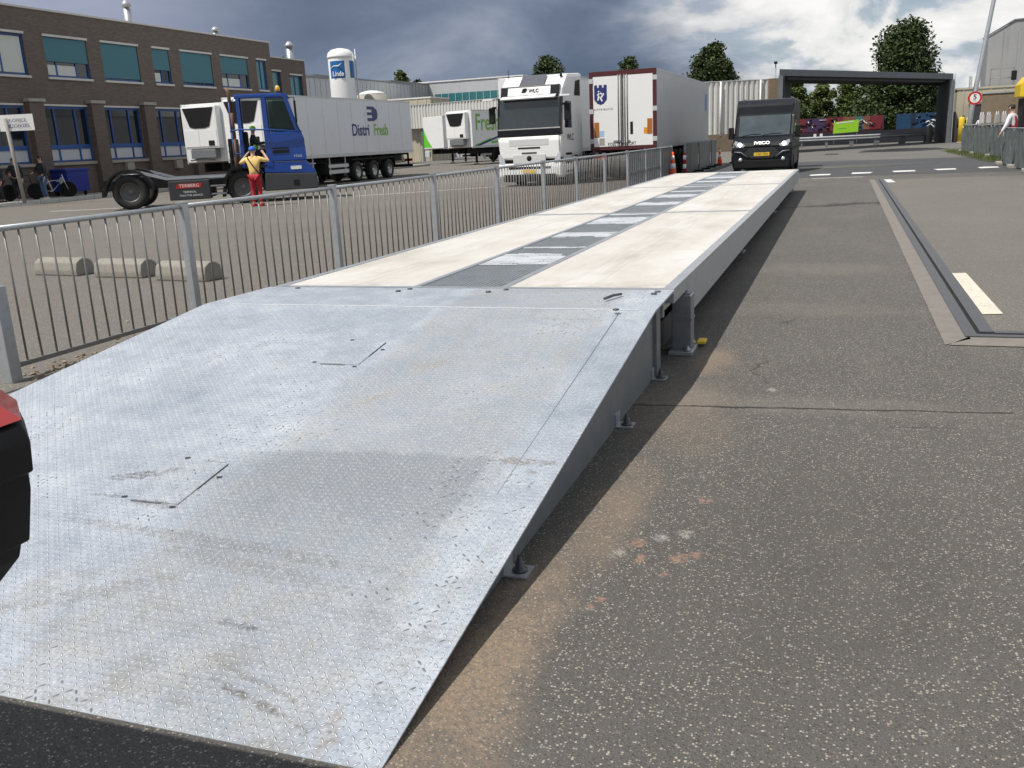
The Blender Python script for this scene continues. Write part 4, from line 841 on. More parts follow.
# ------------------------------------------------------------------ dark delivery van facing the camera
vn = thing('delivery_van', 'black high-roof delivery van with lit headlights facing the weighbridge', 'van', (-2.74, 34.6, .008), R(-90))
vw = 1.04
k = MB(); k.prism([(-5.6, .24), (-.15, .2), (0, .42), (.02, .95), (-.08, 1.12), (-.75, 1.32), (-1.38, 2.02), (-1.46, 2.46), (-1.72, 2.62), (-5.55, 2.64), (-5.62, 2.5)], 'y', -vw, vw, .09); vb = k.build('body', 'black_gloss', vn)
k = MB(); k.prism([(-.70, 1.335), (-.73, 1.30), (-1.37, 2.01), (-1.345, 2.05)], 'y', -vw + .14, vw - .14, .006); k.build('windscreen', mat('van_glass', (.05, .065, .07), .08, 0, .6, 1.3, spec=1.), vn)
k = MB()
for s in (-1, 1): k.tube([(-.74, s * (vw - .12), 1.31), (-1.37, s * (vw - .12), 2.03)], .018, 6)
k.build('windscreen_trim', 'black', vn)
for y0, y1 in ((-.75, -.1), (-.05, .62)): MB().tube([(-.70, y0, 1.345), (-.74, (y0 + y1) / 2, 1.395), (-.74, y1, 1.39)], .012, 5).build('wiper', 'black', vn)
k = MB(); k.prism([(-.02, .98), (.035, .98), (-.05, 1.11), (-.1, 1.11)], 'y', -.62, .62, .01); k.build('upper_grille', 'black', vn)
text('lettering', 'IVECO', .165, 'steel_bright', vn, (.035, 0, 1.085), (R(90 - 35), 0, R(90)), .004, 'CENTER', 1.15, .006)
k = MB(); k.prism([(-.62, .72), (-.35, .56), (.35, .56), (.62, .72), (.42, .92), (-.42, .92)], 'x', -.02, .045, .012); k.build('lower_grille', mat('grille_dark', (.02, .02, .021), .6), vn)
for s in (-1, 1):
    k = MB(); k.prism([(s * .56, .98), (s * .60, 1.04), (s * .93, 1.19), (s * .965, 1.10), (s * .88, .96), (s * .7, .95)], 'x', -.14, .018, .01); hl = k.build('headlight', 'lamp_glass', vn)
    MB().lathe([(0, .012), (.06, .010), (.07, 0)], 14, 'x', (.02, s * .76, 1.045)).build('lamp', 'lamp_lit', hl)
    k = MB(); k.tube([(.03, s * .95, .80), (.05, s * .72, .78), (.05, s * .48, .60)], .022, 6); k.build('bumper_trim', 'galv_dark', vn)
    MB().lathe([(0, .035), (.06, .03), (.07, .0)], 14, 'x', (.015, s * .74, .52)).build('fog_lamp', 'lamp_glass', vn)
    k = MB(); k.box((-.95, s * 1.17 - .10, 1.24), (-.83, s * 1.17 + .10, 1.66), .035); mr = k.build('mirror', 'black', vn)
    MB().box((-.93, min(s * .97, s * 1.10), 1.36), (-.87, max(s * .97, s * 1.10), 1.42)).build('mirror_arm', 'black' if s > 0 else 'maroon', mr)
    k = MB(); k.prism([(-1.0, 1.38), (-1.45, 2.0), (-2.15, 2.0), (-2.15, 1.38)], 'y', s * vw - .01, s * vw + .006); k.build('side_window', 'dark_glass', vn)
    for xw in (-.95, -4.4): wheel(vn, (xw, s * (vw - .1), .37), .37, .24, 'rim_grey')
    k = MB(); k.box((-5.4, s * vw - .01, .8), (-.3, s * vw + .014, .92), .006); k.build('side_moulding', 'black', vn)
    k = MB(); k.box((-5.66, s * .86 - .08, 1.0), (-5.58, s * .86 + .08, 1.6), .02); k.build('tail_lamp', 'red_lamp', vn)
    k = MB(); k.tube([(-2.0, s * .86, 2.66), (-5.3, s * .86, 2.67)], .02, 6); k.build('roof_rail', 'galv', vn)
pl = MB().box((.048, -.27, .64), (.056, .27, .76), .003).build('number_plate', 'plate_yellow', vn)
text('lettering', 'V-87-TRB', .105, 'black', pl, (.0565, 0, .70), (R(90), 0, R(90)), .001, 'CENTER', 1.)
k = MB(); k.prism([(-.02, .18), (.025, .24), (.03, .5), (-.3, .5), (-.3, .18)], 'y', -.96, .96, .02); k.build('bumper', 'black', vn)
MB().box((-.9, -.5, 1.42), (-.88, -.42, 1.48)).build('sticker', 'white', vn)

# ------------------------------------------------------------------ blue yard tractor
TH = R(32.1)
yt = thing('yard_tractor', 'blue and black terminal tractor with an amber beacon on its one-man cab', 'tractor', (-22.35, 25.3, .004), TH)
for s in (-1, 1):
    wheel(yt, (0, s * .96, .56), .56, .42, 'rim_grey'); wheel(yt, (3.55, s * .98, .53), .53, .34, 'rim_grey')
    k = MB(); pts = [(.72, .62)] + [(math.cos(a) * .72, .52 + math.sin(a) * .70) for a in [R(q) for q in range(12, 172, 16)]] + [(-.80, .45), (-.86, .45), (-.84, .70)] + [(math.cos(a) * .77, .53 + math.sin(a) * .75) for a in [R(q) for q in range(168, 8, -16)]] + [(.78, .62)]
    k.prism(pts, 'y', s * .98 - .24, s * .98 + .24); k.build('mudguard', 'black', yt)
    k = MB(); k.prism([(2.85, .25), (2.98, .85), (3.2, 1.16), (3.6, 1.24), (4.0, 1.16), (4.2, .85), (4.28, .4), (4.2, .4), (4.12, .82), (3.95, 1.08), (3.6, 1.17), (3.25, 1.08), (3.06, .82), (2.95, .25)], 'y', s * 1.0 - .22, s * 1.0 + .22); k.build('mudguard', 'black', yt)
k = MB(); k.box((-.85, -.5, .62), (5.4, -.34, .92), .01); k.box((-.85, .34, .62), (5.4, .5, .92), .01); k.box((-.9, -.5, .6), (-.8, .5, .95)); k.tube([(0, -.8, .56), (0, .8, .56)], .12); k.tube([(3.55, -.8, .53), (3.55, .8, .53)], .1); k.build('chassis', 'black', yt)
k = MB(); k.prism([(.35, 1.12), (1.15, .88), (3.1, .88), (3.1, .95), (1.2, .95), (.4, 1.2)], 'y', -1.05, -.95); k.prism([(.35, 1.12), (1.15, .88), (3.1, .88), (3.1, .95), (1.2, .95), (.4, 1.2)], 'y', .95, 1.05); k.build('deck_rail', 'galv', yt)
k = MB(); k.box((-.3, -.42, .95), (.8, .42, 1.06), .03); k.lathe([(.45, 1.06), (.45, 1.12), (.2, 1.13)], 20, 'z', (.1, 0, 0)); k.build('fifth_wheel', 'steel_dark', yt)
k = MB(); k.box((1.2, -1.22, .22), (2.5, -.6, .84), .03); bx = k.build('tool_box', mat('box_grey', (.035, .037, .04), .5), yt)
k = MB(); k.prism([(1.42, .60), (2.20, .60), (2.28, .74), (1.5, .74)], 'y', -1.228, -1.221); rl = k.build('label_plate', 'red', bx)
text('lettering', 'TERBERG', .14, 'white', rl, (1.85, -1.229, .67), (R(90), 0, 0), .001, 'CENTER', 1.1); text('lettering', 'TERMINAL', .09, 'white', bx, (1.85, -1.222, .47), (R(90), 0, 0), .001); text('lettering', 'TRACTOR SERVICE', .085, 'white', bx, (1.88, -1.222, .36), (R(90), 0, 0), .001)
k = MB(); k.box((1.2, .6, .22), (2.5, 1.22, .84), .05); k.build('fuel_tank', 'black', yt)
for q in range(3): MB().box((2.52, -1.24, .34 + q * .26), (3.0, -.75, .39 + q * .26), .01).build('step', 'galv_dark', yt)
k = MB(); k.tube([(3.42, -.95, .95), (3.42, -.95, 2.1)], .07, 10); k.tube([(3.42, -.95, 2.1), (3.42, -.95, 2.9)], .085, 10); k.tube([(3.42, -.95, 2.9), (3.42, -.95, 3.55), (3.36, -.95, 3.68)], .06, 10); k.build('exhaust', 'rust', yt)
k = MB(); k.box((3.2, -.75, 1.0), (3.45, .9, 2.1), .04); k.tube([(3.32, -.85, 1.5), (3.25, -.7, 1.9), (3.4, -.4, 2.0)], .03, 6); k.tube([(3.3, -.8, 1.3), (3.2, -.6, 1.7), (3.4, -.2, 1.9)], .025, 6); k.build('hoses', 'black', yt)
# cab of posts, glass, panels and roof
CL, CR = .15, -1.22
k = MB(); k.box((3.58, CR, 3.32), (5.15, CL, 3.46), .04); k.prism([(5.1, 3.32), (5.32, 3.32), (5.25, 3.44), (5.1, 3.46)], 'y', CR, CL); rf = k.build('cab_roof', 'blue', yt)
k = MB()
for yy in (CR, CL - .09):
    k.prism([(3.60, 1.15), (3.70, 1.15), (3.72, 3.34), (3.62, 3.34)], 'y', yy, yy + .09); k.prism([(4.40, 1.15), (4.58, 1.15), (4.56, 3.34), (4.42, 3.34)], 'y', yy, yy + .09); k.prism([(5.52, 1.9), (5.66, 1.9), (5.26, 3.34), (5.12, 3.34)], 'y', yy, yy + .09)
k.build('pillar', 'blue', yt)
k = MB(); k.prism([(4.50, 1.30), (5.70, 1.30), (5.68, 2.0), (5.6, 2.24), (4.50, 2.24)], 'y', CR + .003, CL - .003, .03); k.build('cab_side', 'blue', yt)
k = MB(); k.box((4.62, CR - .012, 1.56), (5.15, CR + .004, 1.66)); k.box((4.62, CR - .012, 1.70), (5.15, CR + .004, 1.74)); k.build('vent', 'black', yt)
text('lettering', 'YT223', .10, 'white', yt, (5.42, CR - .001, 1.44), (R(90), 0, 0), .001)
k = MB(); k.prism([(4.60, 2.26), (5.52, 2.26), (5.16, 3.28), (4.60, 3.28)], 'y', CR + .03, CR + .04); k.build('side_window', 'pane', yt); k = MB(); k.prism([(4.60, 2.26), (5.52, 2.26), (5.16, 3.28), (4.60, 3.28)], 'y', CL - .04, CL - .03); k.build('side_window', 'pane', yt)
k = MB(); k.prism([(5.58, 2.2), (5.60, 2.2), (5.25, 3.3), (5.23, 3.3)], 'y', CR + .1, CL - .1); k.build('windscreen', 'pane', yt)
k = MB(); k.box((3.63, CR + .1, 2.0), (3.64, CL - .1, 3.28)); k.build('rear_window', 'pane', yt)
k = MB(); k.box((3.6, CR + .02, 1.12), (4.5, CL - .02, 1.22)); k.build('cab_floor', 'black', yt)
k = MB(); k.box((3.75, -.85, 1.22), (4.25, -.3, 1.62), .04); k.box((3.72, -.85, 1.62), (3.86, -.3, 2.3), .05); k.build('seat', 'black', yt)
k = MB(); k.box((4.85, -1.0, 2.24), (5.45, 0, 2.34), .02); k.tube([(4.9, -.55, 2.1), (4.72, -.55, 2.38)], .03, 6); k.lathe([(.19, 0), (.21, .015), (.19, .03), (.17, .015), (.19, 0)], 20, 'z', (4.68, -.55, 2.36)); k.build('dashboard', 'black', yt)
k = MB(); k.tube([(3.35, CR - .06, 2.32), (3.6, CR - .1, 2.36), (4.6, CR - .1, 2.32), (5.62, CR - .06, 2.22)], .025, 8); k.tube([(3.40, CR - .06, 2.32), (3.40, CR - .04, 1.5)], .02, 8); k.tube([(3.55, CR + .04, 3.3), (3.4, CR - .04, 3.2), (3.4, CR - .06, 2.32)], .02, 8); k.tube([(3.4, CR - .04, 1.6), (3.62, CR, 1.6)], .02, 8); k.build('handrail', 'blue_frame', yt)
k = MB(); k.prism([(4.3, .95), (5.95, .86), (5.93, 1.0), (5.70, 1.26), (4.5, 1.28), (4.3, 1.24)], 'y', -1.2, 1.2, .03); k.build('engine_cover', 'blue', yt)
k = MB(); k.box((5.15, -1.21, 1.02), (5.5, -1.198, 1.13)); k.build('number_plate', 'white', yt)
k = MB(); k.box((5.75, -1.1, 1.15), (5.98, -1.0, 1.19)); k.build('lamp_guard', 'galv', yt)
k = MB(); k.prism([(4.25, .36), (5.96, .36), (6.0, .5), (5.98, .87), (4.3, .93)], 'y', -1.22, 1.22, .03); k.build('bumper', mat('bumper_grey', (.045, .048, .052), .55, 0, .15, 4), yt)
k = MB(); k.box((5.2, -1.232, .50), (5.38, -1.218, .68), .006); k.build('tow_slot', 'black', yt)
for s in (-1, 1): MB().box((5.97, s * .95 - .13, .55), (6.01, s * .95 + .13, .75), .01).build('headlight', 'lamp_glass', yt)
k = MB(); k.lathe([(.07, 3.46), (.07, 3.54)], 12, 'z', (4.98, -.6, 0)); bc = k.build('beacon_base', 'black', rf)
MB().lathe([(.075, 3.54), (.08, 3.62), (.06, 3.72), (0, 3.74)], 14, 'z', (4.98, -.6, 0)).build('beacon', mat('beacon', (.85, .38, .01), .2, coat=.6), rf)
k = MB(); k.box((5.45, CR - .3, 2.5), (5.52, CR - .1, 3.2), .02); k.tube([(5.3, CR, 3.3), (5.48, CR - .2, 3.3), (5.48, CR - .2, 2.4), (5.6, CR - .02, 2.2)], .018, 6); k.build('mirror', 'black', yt)
person('tractor driver in a lime vest seated inside the blue cab', (-22.35 + math.cos(TH) * 4.02 + math.sin(TH) * .58, 25.3 + math.sin(TH) * 4.02 - math.cos(TH) * .58, .78), TH - R(90), armset(((.05, .15, -.24), (.0, .42, -.2)), ((.05, .15, -.24), (.0, .42, -.2))), seated=True, shirt='cloth_dark', vest='hi_vis', trouser='cloth_dark', h=1.7, cap='hi_vis')
# man in yellow shirt at the cab, back to the camera, hands raised to his face
person('man in yellow shirt and red trousers standing at the cab of the blue tractor', (-17.05, 24.5, .004), R(18), armset(((.25, .06, -.13), (.07, .23, .12)), ((.26, .08, -.10), (.09, .25, .14))), h=1.80, shirt='shirt_yellow', trouser='trouser_red', shoe='trouser_red', cap='cap_blue', long_sleeve=False, strap=True, lean=.06)
# ------------------------------------------------------------------ brick office on the left
ob = thing('office_building', 'long two storey brown brick office with blue window frames', 'building', (-34, 20, 0))
FXo, TOPZ = 0, 8.22
YA, YB = 6.0, 31.95                                                # local span of the facade
up = [(8.7, 12.95, 'curtain', .0), (14.05, 16.62, 'blind', .62), (17.52, 20.05, 'blind', .96), (21.12, 22.42, 'blind', .62), (23.3, 26.0, 'blind', .93), (26.8, 29.45, 'blind', .55), (30.35, 31.35, 'none', 0)]
lo = [(9.3, 12.3), (13.42, 16.02), (16.95, 19.55), (20.6, 23.2), (24.2, 26.8), (27.7, 30.3)]
UZ0, UZ1, LZ0, LZ1 = 5.42, 7.12, 1.66, 4.12
# wall with real openings, built of bands
k = MB()
def band(z0, z1, spans):
    y = YA
    for a, b in spans:
        k.box((-.30, y, z0), (0, a, z1)); y = b
    k.box((-.30, y, z0), (0, YB, z1))
band(0, LZ0, []); band(LZ0, LZ1, lo); band(LZ1, UZ0, []); band(UZ0, UZ1, [(a, b) for a, b, *_ in up]); band(UZ1, TOPZ, [])
k.box((-12, YB - .3, 0), (-.3, YB, TOPZ)); k.box((-12, YA, 0), (-.3, YA + .3, TOPZ))
k.build('wall', 'brick', ob)
MB().box((-12, YA + .3, 4.35), (-.32, YB - .3, 4.6)).build('floor_slab', 'concrete', ob)
MB().box((-12, YA + .3, TOPZ - .3), (-.3, YB - .3, TOPZ - .1)).build('roof', 'concrete', ob)
k = MB(); k.box((-.34, YA, TOPZ), (.05, YB + .05, TOPZ + .09), .01); k.build('coping', 'stone_white', ob)
MB().box((-2.4, YA + .4, .05), (-2.2, YB - .4, TOPZ - .4)).build('inner_wall', 'black', ob)
k = MB(); k.box((.0, YA, 1.50), (.10, YB, 1.63), .01); k.build('plinth_course', 'concrete', ob)
for a, b, kind, fr in up:
    k = MB()
    for y0, y1, z0, z1 in ((a, a + .07, UZ0, UZ1), (b - .07, b, UZ0, UZ1), (a + .07, b - .07, UZ0, UZ0 + .07), (a + .07, b - .07, UZ1 - .07, UZ1)): k.box((-.16, y0, z0), (-.07, y1, z1))
    nm = 1 if b - a < 1.5 else 2
    for q in range(1, nm + 1):
        yy = a + (b - a) * (q / (nm + 1) if nm == 1 else (.24, .70)[q - 1]); k.box((-.155, yy - .035, UZ0 + .07), (-.075, yy + .035, UZ1 - .07))
    wn = k.build('window', 'blue_frame', ob)
    MB().box((-.125, a + .07, UZ0 + .07), (-.115, b - .07, UZ1 - .07)).build('pane', 'dark_glass' if kind != 'none' else 'teal_glass', wn)
    MB().box((-.12, a - .06, UZ0 - .12), (.09, b + .06, UZ0 - .02), .01).build('sill', 'stone_white', wn)
    MB().box((-.12, a - .04, UZ1 + .02), (.07, b + .04, UZ1 + .12), .01).build('lintel', 'stone_white', wn)
    if kind == 'blind': MB().box((-.06, a + .03, UZ1 - .02 - fr * (UZ1 - UZ0 - .06)), (-.03, b - .03, UZ1 - .01)).build('blind', 'teal_blind', wn)
    if kind == 'blind' and fr < .7:
        MB().box((-.112, a + .12, UZ0 + .08), (-.106, b - .75, UZ0 + .52)).build('curtain', 'curtain', wn)
    if kind == 'curtain':
        MB().box((-.112, a + 2.75, UZ0 + .1), (-.104, b - .1, UZ1 - .1)).build('curtain', 'curtain', wn); MB().box((-.07, a + .1, UZ0 + .07), (-.05, a + 2.62, UZ1 - .07)).build('panel', 'blue_frame', wn)
for i, (a, b) in enumerate(lo):
    k = MB()
    for y0, y1, z0, z1 in ((a, a + .07, LZ0, LZ1), (b - .07, b, LZ0, LZ1), (a + .07, b - .07, LZ0, LZ0 + .07), (a + .07, b - .07, LZ1 - .1, LZ1), (a + .07, b - .07, 2.22, 2.42)): k.box((-.18, y0, z0), (-.07, y1, z1))
    for q in (.24, .72): yy = a + (b - a) * q; k.box((-.175, yy - .04, LZ0 + .07), (-.065, yy + .04, LZ1 - .1))
    wn = k.build('window', 'blue_frame', ob)
    MB().box((-.13, a + .07, 2.3), (-.12, b - .07, LZ1 - .1)).build('pane', 'dark_glass', wn)
    MB().box((-.135, a + .07, LZ0 + .07), (-.11, b - .07, 2.23)).build('infill_panel', 'panel_white', wn)
    MB().box((-.1, a - .02, LZ1 + .01), (.04, b + .02, LZ1 + .09)).build('lintel', 'stone_white', wn)
for y in (12.85, 16.48, 20.08, 23.7, 27.25, 30.9):
    MB().box((.0, y - .40, .0), (.26, y + .40, 4.28), .01).build('pilaster', 'brick', ob); MB().box((-.0, y - .47, 4.28), (.33, y + .47, 4.42), .01).build('pilaster_cap', 'concrete', ob)
for y in (18.2, 21.9): MB().box((.0, y - .25, 1.05), (.2, y + .25, 1.48), .01).build('vent_box', 'concrete', ob)
# set back wing
ow = thing('office_wing', 'short set back brick wing at the far end of the office', 'building', (-35.5, 51.95, 0))
k = MB(); k.box((-9, 0, 0), (-.02, 6.0, 7.15)); 
for a, b, y0, y1 in ((0, 7.6, 0, .6), (0, 5.1, .6, 2.9), (6.75, 7.6, .6, 2.9), (0, 7.6, 2.9, 4.0), (0, 4.9, 4.0, 5.5), (6.6, 7.6, 4.0, 5.5), (0, 7.6, 5.5, 6.0)): k.box((-.02, y0, a), (.25, y1, b))
k.build('wall', 'brick', ow); MB().box((-9, -.02, 7.6), (.3, 6.05, 7.68)).build('coping', 'stone_white', ow)
for a, b, z0, z1 in ((.6, 2.9, 5.1, 6.75), (4.0, 5.5, 4.9, 6.6)):
    k = MB(); k.box((.05, a, z0), (.12, a + .07, z1)); k.box((.05, b - .07, z0), (.12, b, z1)); k.box((.05, a + .07, z1 - .07), (.12, b - .07, z1)); k.box((.05, a + .07, z0), (.12, b - .07, z0 + .07)); k.box((.05, (a + b) / 2 - .03, z0 + .07), (.12, (a + b) / 2 + .03, z1 - .07)); wn = k.build('window', 'blue_frame', ow)
    MB().box((.07, a + .07, z0 + .07), (.08, b - .07, z1 - .07)).build('pane', 'teal_glass', wn); MB().box((.25, a - .05, z1 + .01), (.30, b + .05, z1 + .11)).build('lintel', 'stone_white', wn)
# roof flues
for (x, y, z0, h, r_, lb) in ((-38.5, 45.0, 8.1, 2.25, .21, 'leftmost metal flue on the office roof, with a conical cap'), (-38.5, 52.9, 8.0, 1.65, .22, 'short metal flue near the far end of the office roof'), (-38.6, 61.6, 7.1, 2.35, .27, 'domed metal flue rising behind the set back brick wing')):
    t = thing('flue', lb, 'flue', (x, y, z0), 0, 'metal flues on the roofs'); MB().lathe([(r_ * 1.08, 0), (r_ * 1.05, h * .4), (r_, h * .41), (r_, h * .78)], 16).build('pipe', 'galv', t)
    MB().lathe([(r_ * .7, h * .76), (r_ * .7, h * .82), (r_ * 1.25, h * .83), (r_ * 1.2, h * .9), (r_ * .4, h), (0, h)], 16).build('cowl', 'galv', t)
t = thing('vent_frame', 'small black steel vent frame on the office roof', 'roof vent', (-37.0, 45.8, 8.12)); k = MB()
for a in (-.35, .35): k.tube([(0, a, 0), (0, a * .8, .55)], .03, 6)
k.box((-.1, -.5, .5), (.1, .5, .56)); k.build('frame', 'black', t)
t = thing('roof_unit', 'dark ventilation unit on the corner of the office roof', 'roof vent', (-34.8, 29.9, 8.3)); k = MB(); k.box((-.4, -1.1, 0), (.2, .9, .3), .04); k.build('case', 'galv_dark', t); k = MB(); k.lathe([(.22, .3), (.22, .42), (.1, .46)], 14, 'z', (0, .5, 0)); k.build('fan_cover', 'black', t)

# ------------------------------------------------------------------ blue container, sign, people and bicycle by the office
t = thing('waste_container', 'navy blue wheeled container with a white symbol against the brick wall', 'container', (-33.0, 33.25, .15), R(-18))
k = MB(); k.prism([(-.72, .2), (.72, .2), (.78, 1.08), (-.78, 1.08)], 'y', -.5, .5, .03); b_ = k.build('tub', 'navy_bin', t); MB().box((-.82, -.55, 1.08), (.82, .55, 1.2), .04).build('lid', 'navy_bin', t)
k = MB(); k.lathe([(.13, -.512), (.16, -.512), (.16, -.506), (.13, -.506)], 24, 'y', (.22, 0, .68)); k.build('symbol', 'white', b_); k = MB(); k.box((-.22, -.515, .65), (.38, -.51, .71)); k.build('symbol', 'white', b_)
for a in (-.55, .55):
    for c_ in (-.35, .35): MB().lathe([(.09, -.03), (.1, -.02), (.1, .02), (.09, .03)], 12, 'y', (a, c_, .1)).build('castor', 'black', t)
t = thing('notice_board', 'white notice board with two lines of lettering on a leaning concrete post', 'sign', (-31.1, 28.6, .1))
MB().tube([(.12, .1, 0), (-.02, 0, 3.3)], .07, 8).build('post', 'concrete_pale', t)
k = MB(); k.obox((.35, .18, 3.12), (1.35, .03, .62), (0, 0, R(20))); bd = k.build('board', 'white', t)
text('lettering', 'P-OFFICE', .17, 'navy', bd, (.42, .18, 3.2), (R(90), 0, R(20)), .001); text('lettering', 'BEZOEKERS', .17, 'navy', bd, (.42, .18, 2.99), (R(90), 0, R(20)), .001)
for o in list(bd.children): o.location = Vector(o.location) + Vector((math.sin(R(20)), -math.cos(R(20)), 0)) * .018
person('person in a dark jacket and jeans standing beside the white bicycle', (-31.75, 30.55, .15), R(165), armset(DOWN(.1), ((.16, .1, -.25), (.02, .28, -.3))), shirt='cloth_dark', trouser='jean', shoe='shoe_white', h=1.8, group='people by the office')
person('person in dark clothes with a white badge between two others by the office', (-32.35, 29.75, .15), R(-160), armset(DOWN(.1), ((.14, .1, -.26), (-.04, .26, -.3))), shirt='cloth_dark', trouser='cloth_dark', shoe='shoe_white', h=1.76, group='people by the office')
person('person half hidden behind the leaning post of the notice board', (-32.4, 28.95, .15), R(170), armset(DOWN(.08), DOWN(.08)), shirt='cloth_dark', trouser='cloth_dark', h=1.65, group='people by the office')
def bicycle(label, loc, rotz, m):
    t = thing('bicycle', label, 'bicycle', loc, rotz)
    for x in (-.52, .52):
        k = MB(); n = 28; k.lathe([(.325, -.015), (.345, 0), (.325, .015), (.31, 0), (.325, -.015)], n, 'y', (x, 0, .345)); wl = k.build('wheel', 'tyre', t)
        k = MB()
        for q in range(12): a = q * math.pi / 6; k.tube([(x, 0, .345), (x + math.cos(a) * .31, 0, .345 + math.sin(a) * .31)], .004, 4)
        k.build('spokes', 'galv', wl)
    k = MB()
    for p in ([(-.52, 0, .345), (-.1, 0, .30), (.36, 0, .78), (-.22, 0, .72), (-.52, 0, .345)], [(-.1, 0, .3), (-.25, 0, .88)], [(.52, 0, .345), (.40, 0, .72), (.34, 0, .98)]): k.tube(p, .02, 6)
    k.build('frame', m, t); MB().prism([(-.42, .88), (-.1, .9), (-.12, .95), (-.42, .96)], 'y', -.06, .06, .015).build('saddle', 'black', t)
    MB().tube([(.2, -.28, 1.0), (.32, -.16, 1.02), (.34, 0, .99), (.32, .16, 1.02), (.2, .28, 1.0)], .014, 6).build('handlebar', 'black', t)
bicycle('white bicycle leaning beside the people near the navy container', (-32.0, 31.35, .15), R(40), 'white_clean')
bicycle('dark bicycle parked close to the notice board post', (-32.6, 30.2, .15), R(65), 'black')

# ------------------------------------------------------------------ plant buildings behind the yard
def hall(name, label, cat, x0, x1, y0, y1, z, m, roofm='galv_dark', z0=0):
    t = thing(name, label, cat, ((x0 + x1) / 2, (y0 + y1) / 2, z0)); a, b = (x1 - x0) / 2, (y1 - y0) / 2
    k = MB(); k.box((-a, -b, 0), (a, b, z - z0)); w_ = k.build('wall', m, t)
    k = MB(); n = int(2 * b / .9)
    for q in range(n): yy = -b + (q + .5) * 2 * b / n; k.box((a, yy - .04, .1), (a + .035, yy + .04, z - z0 - .05))
    n = int(2 * a / .9)
    for q in range(n): xx = -a + (q + .5) * 2 * a / n; k.box((xx - .04, -b - .035, .1), (xx + .04, -b, z - z0 - .05))
    k.build('rib', m, w_)
    MB().box((-a - .06, -b - .06, z - z0), (a + .06, b + .06, z - z0 + .14)).build('roof_edge', roofm, t)
    return t
hall('process_hall', 'light grey clad hall just beyond the set back brick wing', 'building', -56, -42.5, 64.5, 73.5, 7.6, 'clad_light')
t = hall('warehouse', 'long light grey warehouse behind the white gas tank', 'building', -66, -47.8, 80, 101, 8.55, 'clad_light'); 
hall('warehouse', 'darker grey block adjoining the far end of the long warehouse', 'building', -68, -50.3, 101.2, 116, 9.1, 'clad_grey')
# white tank
tk = thing('gas_tank', 'tall white upright gas tank with blue panels', 'tank', (-42.6, 76.2, 0))
k = MB(); k.lathe([(1.12, .6), (1.14, .8), (1.14, 9.35), (1.12, 9.5), (1.2, 9.52), (1.2, 9.62), (1.1, 9.95), (.8, 10.2), (.3, 10.32), (0, 10.35)], 36); sh_ = k.build('shell', 'white_clean', tk)
for a0, a1 in ((-118, -46), (-22, 30)):
    k = MB(); n = 12; P_ = [(math.cos(R(a0 + (a1 - a0) * q / n)) * 1.15, math.sin(R(a0 + (a1 - a0) * q / n)) * 1.15) for q in range(n + 1)]
    for p, q in zip(P_, P_[1:]): k.quad((p[0], p[1], 7.75), (q[0], q[1], 7.75), (q[0], q[1], 9.2), (p[0], p[1], 9.2))
    k.build('blue_panel', mat('panel_blue', (.012, .12, .36), .35), tk)
text('lettering', 'Linde', .58, 'white', tk, (.27, -1.15, 8.1), (R(90), 0, R(13)), .03, 'CENTER', .8, .01)
MB().prism([(-.45, 8.55), (-.1, 8.75), (.35, 8.72), (.75, 9.0), (.35, 8.82), (-.1, 8.83)], 'y', -1.2, -1.16).build('emblem', 'white', tk)
k = MB(); k.tube([(1.3, .35, .5), (1.3, .35, 10.2)], .05, 6); k.tube([(1.3, -.1, .5), (1.3, -.1, 9.8)], .03, 6); k.build('pipe', 'galv', tk)
for a in range(4): MB().box((math.cos(a * 1.57 + .78) * .9 - .08, math.sin(a * 1.57 + .78) * .9 - .08, 0), (math.cos(a * 1.57 + .78) * .9 + .08, math.sin(a * 1.57 + .78) * .9 + .08, .75)).build('leg', 'galv', tk)
t2 = thing('cooler', 'round grey cooling tower with a white lid to the right of the gas tank', 'tank', (-41.9, 80.2, 0)); MB().lathe([(1.4, 0), (1.4, 6.45)], 28).build('shell', 'concrete', t2); MB().lathe([(1.35, 6.45), (1.1, 6.65), (.5, 6.82), (0, 6.85)], 28).build('lid', 'white_clean', t2)
t2 = thing('pipe_rack', 'grey pipes and a black valve on the roof left of the gas tank', 'pipes', (-42.6, 66.2, 7.74)); k = MB(); k.tube([(0, -2, .4), (0, 3.2, .4)], .14, 8); k.tube([(0, 3.2, .4), (0, 3.2, -2.6)], .12, 8); k.build('pipe', 'galv', t2); k = MB(); k.tube([(-.3, .6, .5), (-.3, 1.2, 1.2), (-.3, 1.7, .5)], .16, 8); k.build('valve', 'black', t2); MB().tube([(.1, 2.2, 0), (.1, 2.2, .9)], .12, 8).build('vent_pipe', 'galv_dark', t2)
# hall with teal glazing
th = thing('glazed_hall', 'white flat-roofed hall with a long band of teal glass', 'building', (0, 0, 0))
k = MB(); k.box((-52, 112, 0), (-37.6, 135, 9.35)); k.build('wall', 'clad_light', th); k = MB(); k.box((-37.6, 113.2, 0), (-31.5, 134, 9.2)); k.build('side_wall', 'clad_grey', th)
k = MB(); k.box((-49.5, 111.9, 5.4), (-40.0, 111.98, 7.9)); gp = k.build('window', 'teal_glass', th)
k = MB()
for q in range(11): k.box((-49.5 + q * .95, 111.84, 5.4), (-49.44 + q * .95, 111.9, 7.9))
k.build('glazing_bar', 'panel_white', gp); MB().box((-52.1, 111.9, 9.35), (-37.5, 135, 9.5)).build('roof_edge', 'white', th)
t = hall('kiosk', 'low beige flat-roofed block in front of the teal glazed hall', 'building', -46.5, -41.2, 92, 97, 6.45, 'clad_beige', 'white'); 
